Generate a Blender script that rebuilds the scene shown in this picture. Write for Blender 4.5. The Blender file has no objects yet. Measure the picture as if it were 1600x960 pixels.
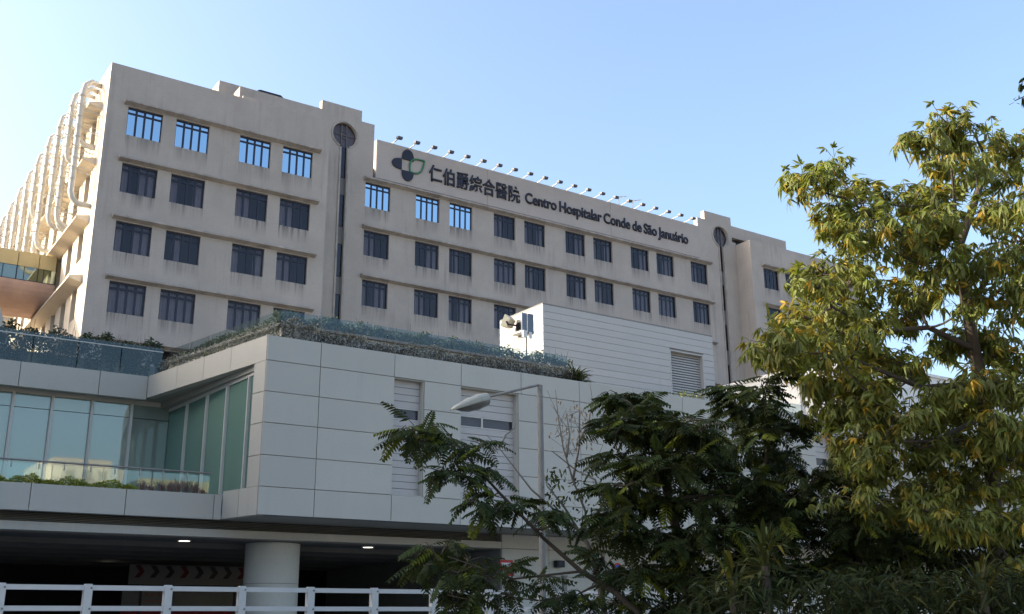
import bpy, bmesh, math, random
import numpy as np
from mathutils import Vector, Matrix
random.seed(7); rng = np.random.default_rng(11)
S = bpy.context.scene
COL = S.collection
PI = math.pi

# ------------------------------------------------------------------ camera
FPX, YAW, PITCH, ROLL = 1645.62, math.radians(34.26), math.radians(16.72), math.radians(-0.40)
CAM = np.array([-9.38, -60.0, 1.65])
cy_, sy_, cp_, sp_ = math.cos(YAW), math.sin(YAW), math.cos(PITCH), math.sin(PITCH)
FW = np.array([sy_*cp_, cy_*cp_, sp_])
_r = np.array([cy_, -sy_, 0.0]); _u = np.cross(_r, FW)
RT = math.cos(ROLL)*_r + math.sin(ROLL)*_u
UP = -math.sin(ROLL)*_r + math.cos(ROLL)*_u
cam = bpy.data.cameras.new('camera'); camo = bpy.data.objects.new('camera', cam); COL.objects.link(camo)
cam.sensor_width = 36; cam.lens = FPX/1600*36; cam.clip_end = 6000; cam.clip_start = .1
M4 = Matrix(((RT[0], UP[0], -FW[0], CAM[0]), (RT[1], UP[1], -FW[1], CAM[1]), (RT[2], UP[2], -FW[2], CAM[2]), (0, 0, 0, 1)))
camo.matrix_world = M4
S.camera = camo

# ------------------------------------------------------------------ sky and sun
SUN_AZ, SUN_EL = math.radians(60), math.radians(22)          # azimuth measured from +Y towards -X
SKY_STRENGTH, SUN_STRENGTH = 0.14, 2.35
w = bpy.data.worlds.new("World"); S.world = w; w.use_nodes = True
nt = w.node_tree; nt.nodes.clear()
sky = nt.nodes.new('ShaderNodeTexSky'); sky.sky_type = 'NISHITA'; sky.sun_disc = False
sky.sun_elevation = SUN_EL; sky.sun_rotation = -SUN_AZ; sky.air_density = 1.0; sky.dust_density = 5.0; sky.ozone_density = 2.2; sky.altitude = 0
bg = nt.nodes.new('ShaderNodeBackground'); bg.inputs['Strength'].default_value = SKY_STRENGTH
wo = nt.nodes.new('ShaderNodeOutputWorld')
nt.links.new(sky.outputs[0], bg.inputs[0]); nt.links.new(bg.outputs[0], wo.inputs[0])
sl = bpy.data.lights.new('sun', 'SUN'); sl.energy = SUN_STRENGTH; sl.angle = math.radians(.5); sl.color = (1, .91, .75)
so = bpy.data.objects.new('sun', sl); COL.objects.link(so)
sdir = Vector((-math.sin(SUN_AZ)*math.cos(SUN_EL), math.cos(SUN_AZ)*math.cos(SUN_EL), math.sin(SUN_EL)))
so.rotation_euler = sdir.to_track_quat('Z', 'Y').to_euler(); so.location = (-60, 20, 60)
S.view_settings.view_transform = 'Standard'; S.view_settings.look = 'None'
S.view_settings.exposure = 1.8; S.view_settings.gamma = 1.0
S.view_settings.use_curve_mapping = False

# ------------------------------------------------------------------ helpers
def ray(x, y): return FW + (x-800)/FPX*RT + (480-y)/FPX*UP
def atY(x, y, Y): d = ray(x, y); return CAM + d*((Y-CAM[1])/d[1])
def atX(x, y, X): d = ray(x, y); return CAM + d*((X-CAM[0])/d[0])
def atZ(x, y, Z): d = ray(x, y); return CAM + d*((Z-CAM[2])/d[2])
def atD(x, y, D): return CAM + ray(x, y)*D

class MB:
    def __init__(s): s.v = []; s.f = []; s.m = []; s.st = []; s.smooth = []
    def face(s, pts, m=0, st=None, smooth=False):
        n = len(s.v); s.v += [tuple(map(float, p)) for p in pts]; s.f.append(tuple(range(n, n+len(pts)))); s.m.append(m); s.st.append(st); s.smooth.append(smooth)
    def box(s, a, b, m=0):
        (x0, y0, z0), (x1, y1, z1) = a, b
        x0, x1 = min(x0, x1), max(x0, x1); y0, y1 = min(y0, y1), max(y0, y1); z0, z1 = min(z0, z1), max(z0, z1)
        P = [(x0,y0,z0),(x1,y0,z0),(x1,y1,z0),(x0,y1,z0),(x0,y0,z1),(x1,y0,z1),(x1,y1,z1),(x0,y1,z1)]
        s.poly(P, [(0,3,2,1),(4,5,6,7),(0,1,5,4),(1,2,6,5),(2,3,7,6),(3,0,4,7)], m)
    def poly(s, P, F, m=0, smooth=False):
        n = len(s.v); s.v += [tuple(map(float, p)) for p in P]
        for f in F: s.f.append(tuple(n+i for i in f)); s.m.append(m); s.st.append(None); s.smooth.append(smooth)
    def prism(s, pts, ext, m=0):
        """polygon pts (3d) extruded along ext"""
        n = len(pts); P = [Vector(p) for p in pts]; e = Vector(ext); Q = [p+e for p in P]
        F = [tuple(range(n)), tuple(range(2*n-1, n-1, -1))] + [(i, i+n, (i+1) % n+n, (i+1) % n) for i in range(n)]
        s.poly([tuple(p) for p in P+Q], F, m)
    def tube(s, pts, rad, seg=8, m=0, cap=True, smooth=True):
        P = [Vector(p) for p in pts]; n = len(P)
        if not hasattr(rad, '__len__'): rad = [rad]*n
        V = []; 
        t0 = (P[1]-P[0]).normalized(); a = t0.orthogonal().normalized()
        for i in range(n):
            t = ((P[min(i+1, n-1)]-P[max(i-1, 0)])).normalized()
            a = (a - t*a.dot(t)); a = a.normalized() if a.length > 1e-6 else t.orthogonal().normalized()
            b = t.cross(a)
            for k in range(seg):
                th = 2*PI*k/seg; V.append(P[i]+(a*math.cos(th)+b*math.sin(th))*rad[i])
        F = [(i*seg+k, i*seg+(k+1) % seg, (i+1)*seg+(k+1) % seg, (i+1)*seg+k) for i in range(n-1) for k in range(seg)]
        s.poly([tuple(v) for v in V], F, m, smooth)
        if cap:
            s.poly([tuple(v) for v in V[:seg]], [tuple(range(seg-1, -1, -1))], m); s.poly([tuple(v) for v in V[-seg:]], [tuple(range(seg))], m)
    def mesh(s, name, mats, off=(0, 0, 0)):
        me = bpy.data.meshes.new(name); o = Vector(off)
        me.from_pydata([tuple(Vector(v)-o) for v in s.v], [], s.f)
        for m in (mats if isinstance(mats, (list, tuple)) else [mats]): me.materials.append(m)
        me.polygons.foreach_set('material_index', s.m); me.polygons.foreach_set('use_smooth', s.smooth)
        if any(x is not None for x in s.st):
            at = me.color_attributes.new('stain', 'FLOAT_COLOR', 'CORNER'); d = []
            for f, st in zip(s.f, s.st):
                for i in range(len(f)): v = 0 if st is None else st[i]; d += [v, v, v, 1]
            at.data.foreach_set('color', d)
        me.update(); return me

BASE = {}
def base(o):
    while o is not None:
        if o.name in BASE: return BASE[o.name]
        o = o.parent
    return Vector((0, 0, 0))
def tag(o, label=None, cat=None, group=None, kind=None):
    if label: o['label'] = label
    if cat: o['category'] = cat
    if group: o['group'] = group
    if kind: o['kind'] = kind
    return o
def thing(name, loc, label, cat, group=None, kind=None):
    o = bpy.data.objects.new(name, None); o.empty_display_size = .2; COL.objects.link(o); o.location = tuple(map(float, loc))
    BASE[o.name] = Vector(tuple(map(float, loc))); return tag(o, label, cat, group, kind)
def obj(name, mb, mats, parent=None, label=None, kind=None):
    off = base(parent) if parent else Vector((0, 0, 0))
    o = bpy.data.objects.new(name, mb.mesh(name, mats, off)); COL.objects.link(o); o.parent = parent
    return tag(o, label, None, None, kind)
def inst(name, me, parent, loc=(0, 0, 0), rot=(0, 0, 0)):
    o = bpy.data.objects.new(name, me); COL.objects.link(o); o.parent = parent; o.location = loc; o.rotation_euler = rot; return o
def copy_tree(src, label=None, loc=None, parent=None):
    c = src.copy(); COL.objects.link(c); c.parent = parent
    if loc is not None: c.location = loc; BASE[c.name] = Vector(loc)
    if label: c['label'] = label
    for ch in list(src.children): copy_tree(ch, None, None, c)
    return c

# ------------------------------------------------------------------ materials
def N(t, ty, **kw):
    n = t.nodes.new(ty)
    for k, v in kw.items():
        if k in n.inputs: n.inputs[k].default_value = v
        else: setattr(n, k, v)
    return n
def newmat(name):
    m = bpy.data.materials.new(name); m.use_nodes = True; t = m.node_tree; t.nodes.clear()
    o = t.nodes.new('ShaderNodeOutputMaterial'); return m, t, o
def mixc(t, a, b, fac, mode='MIX'):
    n = t.nodes.new('ShaderNodeMix'); n.data_type = 'RGBA'; n.blend_type = mode
    for s_, v in ((0, fac), (6, a), (7, b)):
        if hasattr(v, 'is_output') or isinstance(v, bpy.types.NodeSocket): t.links.new(v, n.inputs[s_])
        else: n.inputs[s_].default_value = v if s_ == 0 else (*v[:3], 1)
    return n.outputs[2]
def noise(t, scale, detail=4, stretch=None, rough=.6):
    tc = t.nodes.new('ShaderNodeTexCoord'); v = tc.outputs['Object']
    if stretch:
        mp = t.nodes.new('ShaderNodeMapping'); mp.inputs['Scale'].default_value = stretch; t.links.new(v, mp.inputs['Vector']); v = mp.outputs[0]
    n = N(t, 'ShaderNodeTexNoise', Scale=scale, Detail=detail, Roughness=rough); t.links.new(v, n.inputs['Vector']); return n.outputs['Fac']
def ramp(t, f, a, b, c0=0., c1=1.):
    n = t.nodes.new('ShaderNodeMapRange'); t.links.new(f, n.inputs[0]); n.inputs[1].default_value = a; n.inputs[2].default_value = b
    n.inputs[3].default_value = c0; n.inputs[4].default_value = c1; return n.outputs[0]
def math2(t, op, a, b):
    n = t.nodes.new('ShaderNodeMath'); n.operation = op
    for i, v in enumerate((a, b)):
        if isinstance(v, bpy.types.NodeSocket): t.links.new(v, n.inputs[i])
        else: n.inputs[i].default_value = v
    return n.outputs[0]
def surface(name, col, rough=.8, var=.12, nscale=.6, streak=0., streak_col=None, stain=False, bump=0., bscale=30, metallic=0., fine=.06, spec=.3, ovar=0.):
    m, t, o = newmat(name); b = N(t, 'ShaderNodeBsdfPrincipled', Roughness=rough, Metallic=metallic); b.inputs['Specular IOR Level'].default_value = spec
    c = mixc(t, [x*(1-var) for x in col], [min(1, x*(1+var)) for x in col], ramp(t, noise(t, nscale, 5), .3, .7))
    if fine: c = mixc(t, c, [x*(1-fine*3) for x in col], ramp(t, noise(t, nscale*22, 3), .52, .8, 0, .6))
    sc = streak_col or [x*.45 for x in col]
    if streak:
        s1 = ramp(t, noise(t, 1.0, 5, (3.2, 3.2, .16)), .52, .8); s2 = ramp(t, noise(t, .22, 3), .42, .65)
        c = mixc(t, c, sc, math2(t, 'MULTIPLY', math2(t, 'MULTIPLY', s1, s2), streak))
    if stain:
        a = t.nodes.new('ShaderNodeAttribute'); a.attribute_name = 'stain'
        s3 = ramp(t, noise(t, 1.0, 4, (6.5, 6.5, .12)), .44, .66); s4 = ramp(t, noise(t, .5, 2), .3, .7, .35, 1)
        st = math2(t, 'MULTIPLY', math2(t, 'MULTIPLY', a.outputs['Fac'], s3), s4)
        st = math2(t, 'ADD', math2(t, 'MULTIPLY', st, 1.05), math2(t, 'MULTIPLY', a.outputs['Fac'], .12))
        c = mixc(t, c, [.10, .095, .09], st)
    if ovar:
        oi = t.nodes.new('ShaderNodeObjectInfo'); c = mixc(t, c, [x*(1-ovar) for x in col], ramp(t, oi.outputs['Random'], 0, 1, 0, .7))
    t.links.new(c, b.inputs['Base Color'])
    if bump:
        bn = N(t, 'ShaderNodeBump', Strength=bump, Distance=.02); t.links.new(noise(t, bscale, 4), bn.inputs['Height']); t.links.new(bn.outputs[0], b.inputs['Normal'])
    t.links.new(b.outputs[0], o.inputs[0]); return m
def glass(name, tint, refl=.1, gcol=(1, 1, 1), rough=.02, fres=1.0, body=None, bodyfac=0.):
    """pane: tinted see-through sheet + mirror layer that grows with grazing angle"""
    m, t, o = newmat(name)
    tr = N(t, 'ShaderNodeBsdfTransparent', Color=(*tint, 1)); gl = N(t, 'ShaderNodeBsdfGlossy', Color=(*gcol, 1), Roughness=rough)
    bn = N(t, 'ShaderNodeBump', Strength=.03, Distance=.01); t.links.new(noise(t, 1.7, 2), bn.inputs['Height']); t.links.new(bn.outputs[0], gl.inputs['Normal'])
    lw = N(t, 'ShaderNodeLayerWeight', Blend=.5)                 # Schlick curve, the same from both faces of the sheet
    fr = math2(t, 'ADD', math2(t, 'MULTIPLY', math2(t, 'POWER', lw.outputs['Facing'], 5.0), .95), .05)
    f = math2(t, 'MINIMUM', math2(t, 'ADD', math2(t, 'MULTIPLY', fr, fres), refl), 1.0)
    base_ = tr.outputs[0]
    if body:
        df = N(t, 'ShaderNodeBsdfDiffuse', Color=(*body, 1)); mx0 = N(t, 'ShaderNodeMixShader', Fac=bodyfac)
        t.links.new(tr.outputs[0], mx0.inputs[1]); t.links.new(df.outputs[0], mx0.inputs[2]); base_ = mx0.outputs[0]
    mx = t.nodes.new('ShaderNodeMixShader'); t.links.new(f, mx.inputs[0]); t.links.new(base_, mx.inputs[1]); t.links.new(gl.outputs[0], mx.inputs[2])
    t.links.new(mx.outputs[0], o.inputs[0]); return m
def leafmat(name, col, trans=.35, rough=.5, spec=.35):
    m, t, o = newmat(name)
    at = t.nodes.new('ShaderNodeAttribute'); at.attribute_name = 'tint'
    oi = t.nodes.new('ShaderNodeObjectInfo')
    c = mixc(t, mixc(t, at.outputs['Color'], oi.outputs['Color'], 1., 'MULTIPLY'), col, 1., 'MULTIPLY')
    b = N(t, 'ShaderNodeBsdfPrincipled', Roughness=rough); b.inputs['Specular IOR Level'].default_value = spec
    t.links.new(c, b.inputs['Base Color'])
    tl = t.nodes.new('ShaderNodeBsdfTranslucent'); t.links.new(mixc(t, c, (1.22, 1.15, .5), 1., 'MULTIPLY'), tl.inputs[0])
    mx = N(t, 'ShaderNodeMixShader', Fac=trans); t.links.new(b.outputs[0], mx.inputs[1]); t.links.new(tl.outputs[0], mx.inputs[2]); t.links.new(mx.outputs[0], o.inputs[0]); return m
def emis(name, col, s):
    m, t, o = newmat(name); e = N(t, 'ShaderNodeEmission', Color=(*col, 1), Strength=s); t.links.new(e.outputs[0], o.inputs[0]); return m

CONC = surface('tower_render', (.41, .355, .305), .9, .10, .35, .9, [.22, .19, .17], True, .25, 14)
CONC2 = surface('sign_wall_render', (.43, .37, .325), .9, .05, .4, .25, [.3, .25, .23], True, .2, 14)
SIDEC = surface('tower_render_lit', (.62, .54, .43), .9, .06, .5, .3, None, True, .2, 14)  # lighter, warmer copy of the tower render; sunlight put into its colour
LEDGE = surface('ledge_concrete', (.37, .325, .285), .92, .25, 1.2, 1.0, [.12, .11, .10], False, .3, 10)
FRAME = surface('window_frame_paint', (.022, .026, .045), .45, .1, 3, fine=0)
DGLASS = glass('dark_window_glass', (.48, .47, .52), .005, (.8, .74, .74), .03, .8)
BGLASS = glass('mirror_window_glass', (.2, .25, .35), .80, (.44, .58, .68), .02, .2)
CURT = surface('curtain_fabric', (.55, .52, .50), .95, .12, 2, fine=0)
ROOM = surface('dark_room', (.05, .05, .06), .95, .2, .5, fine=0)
PANEL = surface('white_cladding_panel', (.435, .412, .352), .5, .05, .5, .45, [.28, .265, .23], False, .06, 3, spec=.4, ovar=.12)
JOINT = surface('panel_joint', (.23, .225, .21), .9, .1, 1)
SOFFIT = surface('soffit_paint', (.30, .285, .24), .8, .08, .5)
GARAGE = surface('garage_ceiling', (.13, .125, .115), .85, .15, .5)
BOARD = surface('white_cladding_board', (.44, .415, .385), .5, .03, .5, .3, [.28, .26, .24], False, 0, spec=.4, ovar=.10)
GGLASS = glass('green_curtain_glass', (.46, .66, .60), .10, (.86, .97, .92), .015, 1.0, (.42, .50, .45), .5)
GGLASS2 = glass('green_glass_dim_reflection', (.42, .62, .54), .015, (.7, .9, .85), .02, .55, (.18, .30, .24), .6)  # same glass, darker copy: the return's dim reflection is put into its colour
BALG = glass('balustrade_glass', (.58, .66, .66), .02, (.72, .82, .86), .03, .6, (.08, .11, .115), .14)
MULL = surface('mullion_aluminium', (.50, .48, .43), .4, .03, 1, spec=.5)
STEEL = surface('galvanised_steel', (.215, .205, .185), .6, .14, 6, .3, None, False, 0, 30, .0, spec=.15)
WHITEP = surface('white_rail_paint', (.58, .56, .52), .45, .05, 3, .25, [.35, .34, .33], False, .05, 40, spec=.45)
DUCT = surface('duct_metal', (.46, .45, .42), .5, .08, 1.5, .3, None, False, 0, 30, .0, spec=.5)
BLACK = surface('black_paint', (.02, .02, .025), .5, .1, 3, fine=0)
NAVY = surface('sign_navy', (.02, .02, .032), .45, .08, 3, fine=0)
GREEN = surface('sign_green', (.045, .17, .085), .45, .08, 3, fine=0)
LAMPW = surface('lamp_housing', (.36, .345, .28), .5, .1, 8, .3, [.2, .18, .14], False, .05, 60)
LAMPG = surface('lamp_diffuser', (.09, .088, .08), .25, .1, 8, fine=0, spec=.6)
RED = surface('sign_red', (.42, .035, .03), .5, .08, 3, fine=0)
DRED = surface('poster_red', (.22, .015, .02), .6, .08, 3, fine=0)
SIGNW = surface('sign_white', (.62, .62, .60), .5, .05, 2, fine=0)
BLUE = surface('sign_blue', (.03, .07, .35), .5, .08, 3, fine=0)
PINK = surface('bridge_pink_render', (.50, .34, .27), .85, .12, 1.2, .5, [.25, .18, .15])
YELLOW = surface('bridge_yellow_panel', (.52, .42, .22), .6, .08, 1, .2)
YGLASS = glass('bridge_glass', (.35, .5, .35), .14, (.85, 1, .95), .03, 1., (.09, .10, .035), .7)
ASPH = surface('asphalt', (.05, .05, .052), .9, .2, 1)
PAVE = surface('paving', (.30, .29, .27), .9, .12, .8)
BARK = surface('bark_brown', (.075, .06, .045), .9, .3, 5, .0, None, False, .5, 30)
BARKP = surface('bark_pale', (.21, .19, .155), .9, .2, 5, .0, None, False, .4, 30)
HUTW = surface('sunlit_white_wall', (.66, .65, .62), .6, .03, .5, .1)
LEAFR = leafmat('leaf_yellow_green', (.182, .19, .045), .40)
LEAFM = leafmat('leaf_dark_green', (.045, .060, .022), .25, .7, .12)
LEAFP = leafmat('leaf_roof_plant', (.17, .175, .165), .2, .8)
LEAFH = leafmat('leaf_hedge', (.14, .17, .03), .3)
LEAFS = leafmat('leaf_strap', (.10, .12, .03), .25, .5)
DRY = leafmat('dry_pod', (.30, .22, .15), .2, .8)

# ------------------------------------------------------------------ wall with openings
def wall(mb, fn, us, vs, ops, depth, m=0, stain=1.0, shapes=None):
    """fn(u, v, d) -> point; ops = (u0, u1, v0, v1) openings"""
    U = sorted(set([*us] + [x for o in ops for x in o[:2]])); V = sorted(set([*vs] + [x for o in ops for x in o[2:4]] + [o[2]-stain for o in ops if o[2]-stain > vs[0]]))
    for i in range(len(U)-1):
        for j in range(len(V)-1):
            um, vm = (U[i]+U[i+1])/2, (V[j]+V[j+1])/2
            if any(o[0] < um < o[1] and o[2] < vm < o[3] for o in ops): continue
            st = [0]*4
            for o in ops:
                if o[0] < um < o[1] and o[2]-stain < vm < o[2]:
                    a, b = 1-(o[2]-V[j])/stain, 1-(o[2]-V[j+1])/stain; st = [a, a, b, b]
            mb.face([fn(U[i], V[j], 0), fn(U[i+1], V[j], 0), fn(U[i+1], V[j+1], 0), fn(U[i], V[j+1], 0)], m, st)
    for (a, b, c, d) in [o[:4] for o in ops]:
        for p, q in (((a, c), (b, c)), ((b, c), (b, d)), ((b, d), (a, d)), ((a, d), (a, c))):
            mb.face([fn(*p, 0), fn(*q, 0), fn(*q, depth), fn(*p, depth)], m)

# ================================================================== GROUND
mb = MB(); R_ = 1500
mb.face([(-R_, -R_, 0), (R_, -R_, 0), (R_, R_, 0), (-R_, R_, 0)])
tag(obj('ground', mb, surface('city_ground', (.25, .225, .18), .9, .2, .3)), kind='structure')
mb = MB(); mb.box((-60, -44.4, .0), (120, -20, 1.0)); tag(obj('pavement', mb, PAVE), kind='structure')

# ================================================================== HOSPITAL TOWER
YF, YC, XW = 0.0, 2.93, 2.55
ZL, FL, HL, WL = 31.52, 3.6623, 1.856, 2.073
ZC, FC, HC, WC = 31.80, 3.6443, 1.88, 1.99
XLs = [3.77, 6.66, 10.71, 13.60]
XCs = [20.98, 25.07, 27.93, 31.86, 34.70, 38.70, 41.54, 45.52, 48.36, 52.33]
tower = thing('hospital_tower', (30, 3, 0), 'big beige concrete hospital block with rows of dark windows and two keyhole windows', 'building')
E0 = 17.4
opL = [(x, x+WL, ZL-FL*r-HL, ZL-FL*r) for r in range(5) for x in XLs]
opC = [(x, x+WC, ZC-FC*r-HC, ZC-FC*r) for r in range(5) for x in XCs]
# left block
mb = MB()
wall(mb, lambda u, v, d: (u, YF+d, v), [XW, 16.78], [0, 34.1], opL, .24)
mb.face([(16.78, YF, 0), (16.78, YC, 0), (16.78, YC, 34.1), (16.78, YF, 34.1)])
mb.face([(XW, YF, 34.1), (16.78, YF, 34.1), (16.78, YF+.35, 34.1), (XW, YF+.35, 34.1)])
mb.face([(XW+.3, YF+.35, 33.2), (XW+.3, YF+.35, 34.1), (16.78, YF+.35, 34.1), (16.78, YF+.35, 33.2)])
obj('front_wall', mb, [CONC], tower)
# centre block with keyhole openings: strip slots + round windows cut as polygons
def keyhole_bay(x0, x1, xc, zc, r, hw, steps, name):
    """wall bay with a round hole and slot; returns builder"""
    mb = MB(); seg = 40; zb = 3.0
    # region left / right of slot below the circle box, circle box as fan
    L, Rr, zt0, zt1 = xc-r*1.35, xc+r*1.35, zc-r*1.35, zc+r*1.35
    Y = YC
    def q(a, b, c, d, st=None): mb.face([(a, Y, c), (b, Y, c), (b, Y, d), (a, Y, d)], 0, st)
    q(x0, xc-hw, zb, zt0); q(xc+hw, x1, zb, zt0); q(x0, L, zt0, zt1); q(Rr, x1, zt0, zt1)
    a0 = math.asin(hw/r)
    ang = np.linspace(-PI/2+a0, 1.5*PI-a0, seg+1)
    C = [(xc+r*math.cos(t), Y, zc+r*math.sin(t)) for t in ang]
    def sq(t):
        c, s_ = math.cos(t), math.sin(t); k = 1.35*r/max(abs(c), abs(s_)); return (xc+k*c, Y, zc+k*s_)
    Q = [sq(t) for t in ang]; Q[0] = (xc+hw, Y, zt0); Q[-1] = (xc-hw, Y, zt0)
    corners = [(Rr, Y, zt0), (Rr, Y, zt1), (L, Y, zt1), (L, Y, zt0)]; cang = [-PI/4, PI/4, 3*PI/4, 5*PI/4]
    for i in range(seg):
        pts = [C[i], Q[i]] + [c for c, t in zip(corners, cang) if ang[i] < t < ang[i+1]] + [Q[i+1], C[i+1]]
        mb.face(pts); mb.face([C[i], C[i+1], (C[i+1][0], Y+.22, C[i+1][2]), (C[i][0], Y+.22, C[i][2])])
    zs = C[0][2]
    for s_ in (-1, 1):
        mb.face([(xc+s_*hw, Y, zb), (xc+s_*hw, Y, zs), (xc+s_*hw, Y+.22, zs), (xc+s_*hw, Y+.22, zb)])
    # stepped top
    xs = sorted({x0, x1, *[s[0] for s in steps], *[s[1] for s in steps]})
    for a, b in zip(xs[:-1], xs[1:]):
        zt = max([s[2] for s in steps if s[0] <= (a+b)/2 <= s[1]] + [zt1])
        q(a, b, zt1, zt); mb.face([(a, Y, zt), (b, Y, zt), (b, Y+.45, zt), (a, Y+.45, zt)])
        for xx, sgn in ((a, -1), (b, 1)):
            mb.face([(xx, Y, zt1), (xx, Y+.45, zt1), (xx, Y+.45, zt), (xx, Y, zt)])
        mb.face([(b, Y+.45, zt1-2), (a, Y+.45, zt1-2), (a, Y+.45, zt), (b, Y+.45, zt)])
    return mb
mb = keyhole_bay(16.2, 20.5, 19.22, 34.97, .92, .22, [(17.4, 20.5, 37.2), (16.2, 17.4, 36.5)], 'a')
obj('keyhole_bay', mb, [CONC], tower)
mb = MB(); wall(mb, lambda u, v, d: (u, YC+d, v), [20.5, 54.35], [3, 32.25], opC, .24)
mb.face([(20.5, YC, 32.25), (21.53, YC, 32.25), (21.53, YC, 36.38), (20.5, YC, 36.38)]); mb.box((20.503, YC+.003, 36.0), (21.53, YC+.45, 36.38))
obj('front_wall', mb, [CONC], tower)
mb = keyhole_bay(54.35, 57.66, 56.2, 34.85, .92, .22, [(54.35, 57.66, 36.96)], 'b')
mb.box((53.45, YC+.003, 32.25), (54.348, YC+.45, 36.12))
obj('keyhole_bay', mb, [CONC], tower)
# round window glass, frame rings, strips
for xc, zc in ((19.22, 34.97), (56.2, 34.85)):
    r = .92; mb = MB(); seg = 40; a0 = math.asin(.22/r)
    def ringband(r0, r1, y0, y1, hw0, hw1):
        ang = np.linspace(-PI/2+a0*1.0, 1.5*PI-a0, seg+1)
        for i in range(seg):
            t0, t1 = ang[i], ang[i+1]
            p = lambda rr, t, y: (xc+rr*math.cos(t), y, zc+rr*math.sin(t))
            mb.face([p(r0, t0, y1), p(r1, t0, y1), p(r1, t1, y1), p(r0, t1, y1)])
            mb.face([p(r1, t0, y1), p(r1, t0, y0), p(r1, t1, y0), p(r1, t1, y1)]); mb.face([p(r0, t0, y1), p(r0, t1, y1), p(r0, t1, y0), p(r0, t0, y0)])
        for s_ in (-1, 1):
            mb.box((xc+s_*hw0, y1, 4), (xc+s_*hw1, y0, zc-r*.97))
    ringband(r+.01, r+.13, YC, YC-.07, .23, .36)
    kw = obj('keyhole_window', mb, LEDGE, tower)
    mb = MB(); mb.face([(xc+1.0*math.cos(t), YC+.2, zc+1.0*math.sin(t)) for t in np.linspace(0, 2*PI, 40, endpoint=False)])
    obj('round_pane', mb, DGLASS, kw)
    mb = MB()
    for s_ in (-1, 1):
        mb.box((xc+s_*.2-.035, YC+.11, zc-r), (xc+s_*.2+.035, YC+.17, zc+math.sqrt(r*r-.04)))
    mb.box((xc-.9, YC+.12, zc-.03), (xc+.9, YC+.16, zc+.03)); mb.box((xc-.2, YC+.122, zc+.25), (xc+.2, YC+.158, zc+.3))
    mb.box((xc-.2, YC+.122, zc-.25), (xc+.2, YC+.158, zc-.2))
    obj('glazing_bar', mb, surface('keyhole_bar', (.11, .10, .10), .5), kw)
    z = zc-r; k = 0
    while z > 14:
        h = 1.62 if k % 2 == 0 else .55*FC-.0; h = 2.35 if k % 2 == 0 else FC-2.35
        mb = MB(); mb.box((xc-.22, YC+.15+.02*(k % 2), z-h+.04), (xc+.22, YC+.19, z))
        obj('strip_pane' if k % 2 == 0 else 'spandrel_panel', mb, DGLASS if k % 2 == 0 else surface('spandrel', (.17, .16, .155), .6), kw); z -= h; k += 1
# dark interiors behind the glass
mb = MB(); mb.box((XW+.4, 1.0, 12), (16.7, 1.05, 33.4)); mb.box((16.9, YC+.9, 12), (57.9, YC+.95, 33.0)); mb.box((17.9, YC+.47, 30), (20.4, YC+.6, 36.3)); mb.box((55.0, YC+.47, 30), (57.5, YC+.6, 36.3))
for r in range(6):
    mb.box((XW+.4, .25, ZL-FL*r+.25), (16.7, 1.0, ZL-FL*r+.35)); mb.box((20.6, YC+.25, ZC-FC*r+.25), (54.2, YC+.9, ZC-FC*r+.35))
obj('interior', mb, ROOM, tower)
# ledges
def ledge(mb, x0, x1, Y, zt, proj=.5):
    proj *= .72; pts = [(x0, Y+.002, zt+.05), (x0, Y-proj, zt+.17), (x0, Y-proj, zt+.28), (x0, Y+.002, zt+.36)]
    mb.prism(pts, (x1-x0, 0, 0))
for r in range(5):
    mb = MB(); ledge(mb, 3.5, 16.15, YF, ZL-FL*r); obj('window_ledge', mb, LEDGE, tower)
    mb = MB(); ledge(mb, 20.82, 54.75, YC, ZC-FC*r); obj('window_ledge', mb, LEDGE, tower)
# windows
def window_proto(W, H, split, glassm):
    fr = MB(); b = .055; d0, d1 = .0, .07
    tz = H*.80
    fr.box((0, d0, 0), (b, d1, H)); fr.box((W-b, d0, 0), (W, d1, H)); fr.box((b, d0, 0), (W-b, d1, b)); fr.box((b, d0, H-b*2), (W-b, d1, H))
    n = 4; xs = [b + (W-2*b)*i/n for i in range(n+1)]
    for x in xs[1:-1]: fr.box((x-.06, d0+.004, b), (x+.06, d1-.004, H-b*2))
    for i in range(n): fr.box((xs[i]+(.06 if i else 0), d0+.008, tz-.06), (xs[i+1]-(.06 if i < n-1 else 0), d1-.008, tz+.06))
    fme = fr.mesh('window', FRAME); panes = []
    if split:
        for i in range(n):
            for (z0, z1) in ((b, tz-.05), (tz+.05, H-2*b)):
                p = MB(); tilt = random.uniform(-.008, .008)
                p.face([(xs[i], .035+tilt, z0), (xs[i+1], .035, z0), (xs[i+1], .035-tilt, z1), (xs[i], .035, z1)]); panes.append(p.mesh('pane', glassm))
    else:
        for i in range(n):
            p = MB(); tilt = random.uniform(-.006, .006)
            p.face([(xs[i], .035+tilt, b), (xs[i+1], .035, b), (xs[i+1], .035-tilt, tz), (xs[i], .035, tz)]); panes.append(p.mesh('pane', glassm))
        p = MB(); p.face([(xs[0], .036, tz), (xs[-1], .036, tz), (xs[-1], .036, H-2*b), (xs[0], .036, H-2*b)]); panes.append(p.mesh('transom_pane', glassm))
    return fme, panes
def curtain_mesh(W, H, parts):
    mb = MB()
    for (a, b) in parts:
        n = max(4, int((b-a)/.05)); xs = np.linspace(a, b, n+1)
        for i in range(n):
            y = lambda k: .25+.025*math.sin(k*1.9)
            mb.face([(xs[i], y(i), .02), (xs[i+1], y(i+1), .02), (xs[i+1], y(i+1), H-.03), (xs[i], y(i), H-.03)], 0, None, True)
    return mb.mesh('curtain', CURT)
bb = base(tower)
protL = {0: window_proto(WL, HL, True, BGLASS), 1: window_proto(WL, HL, True, DGLASS)}
protC = {0: window_proto(WC, HC, True, BGLASS), 1: window_proto(WC, HC, False, DGLASS)}
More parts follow.
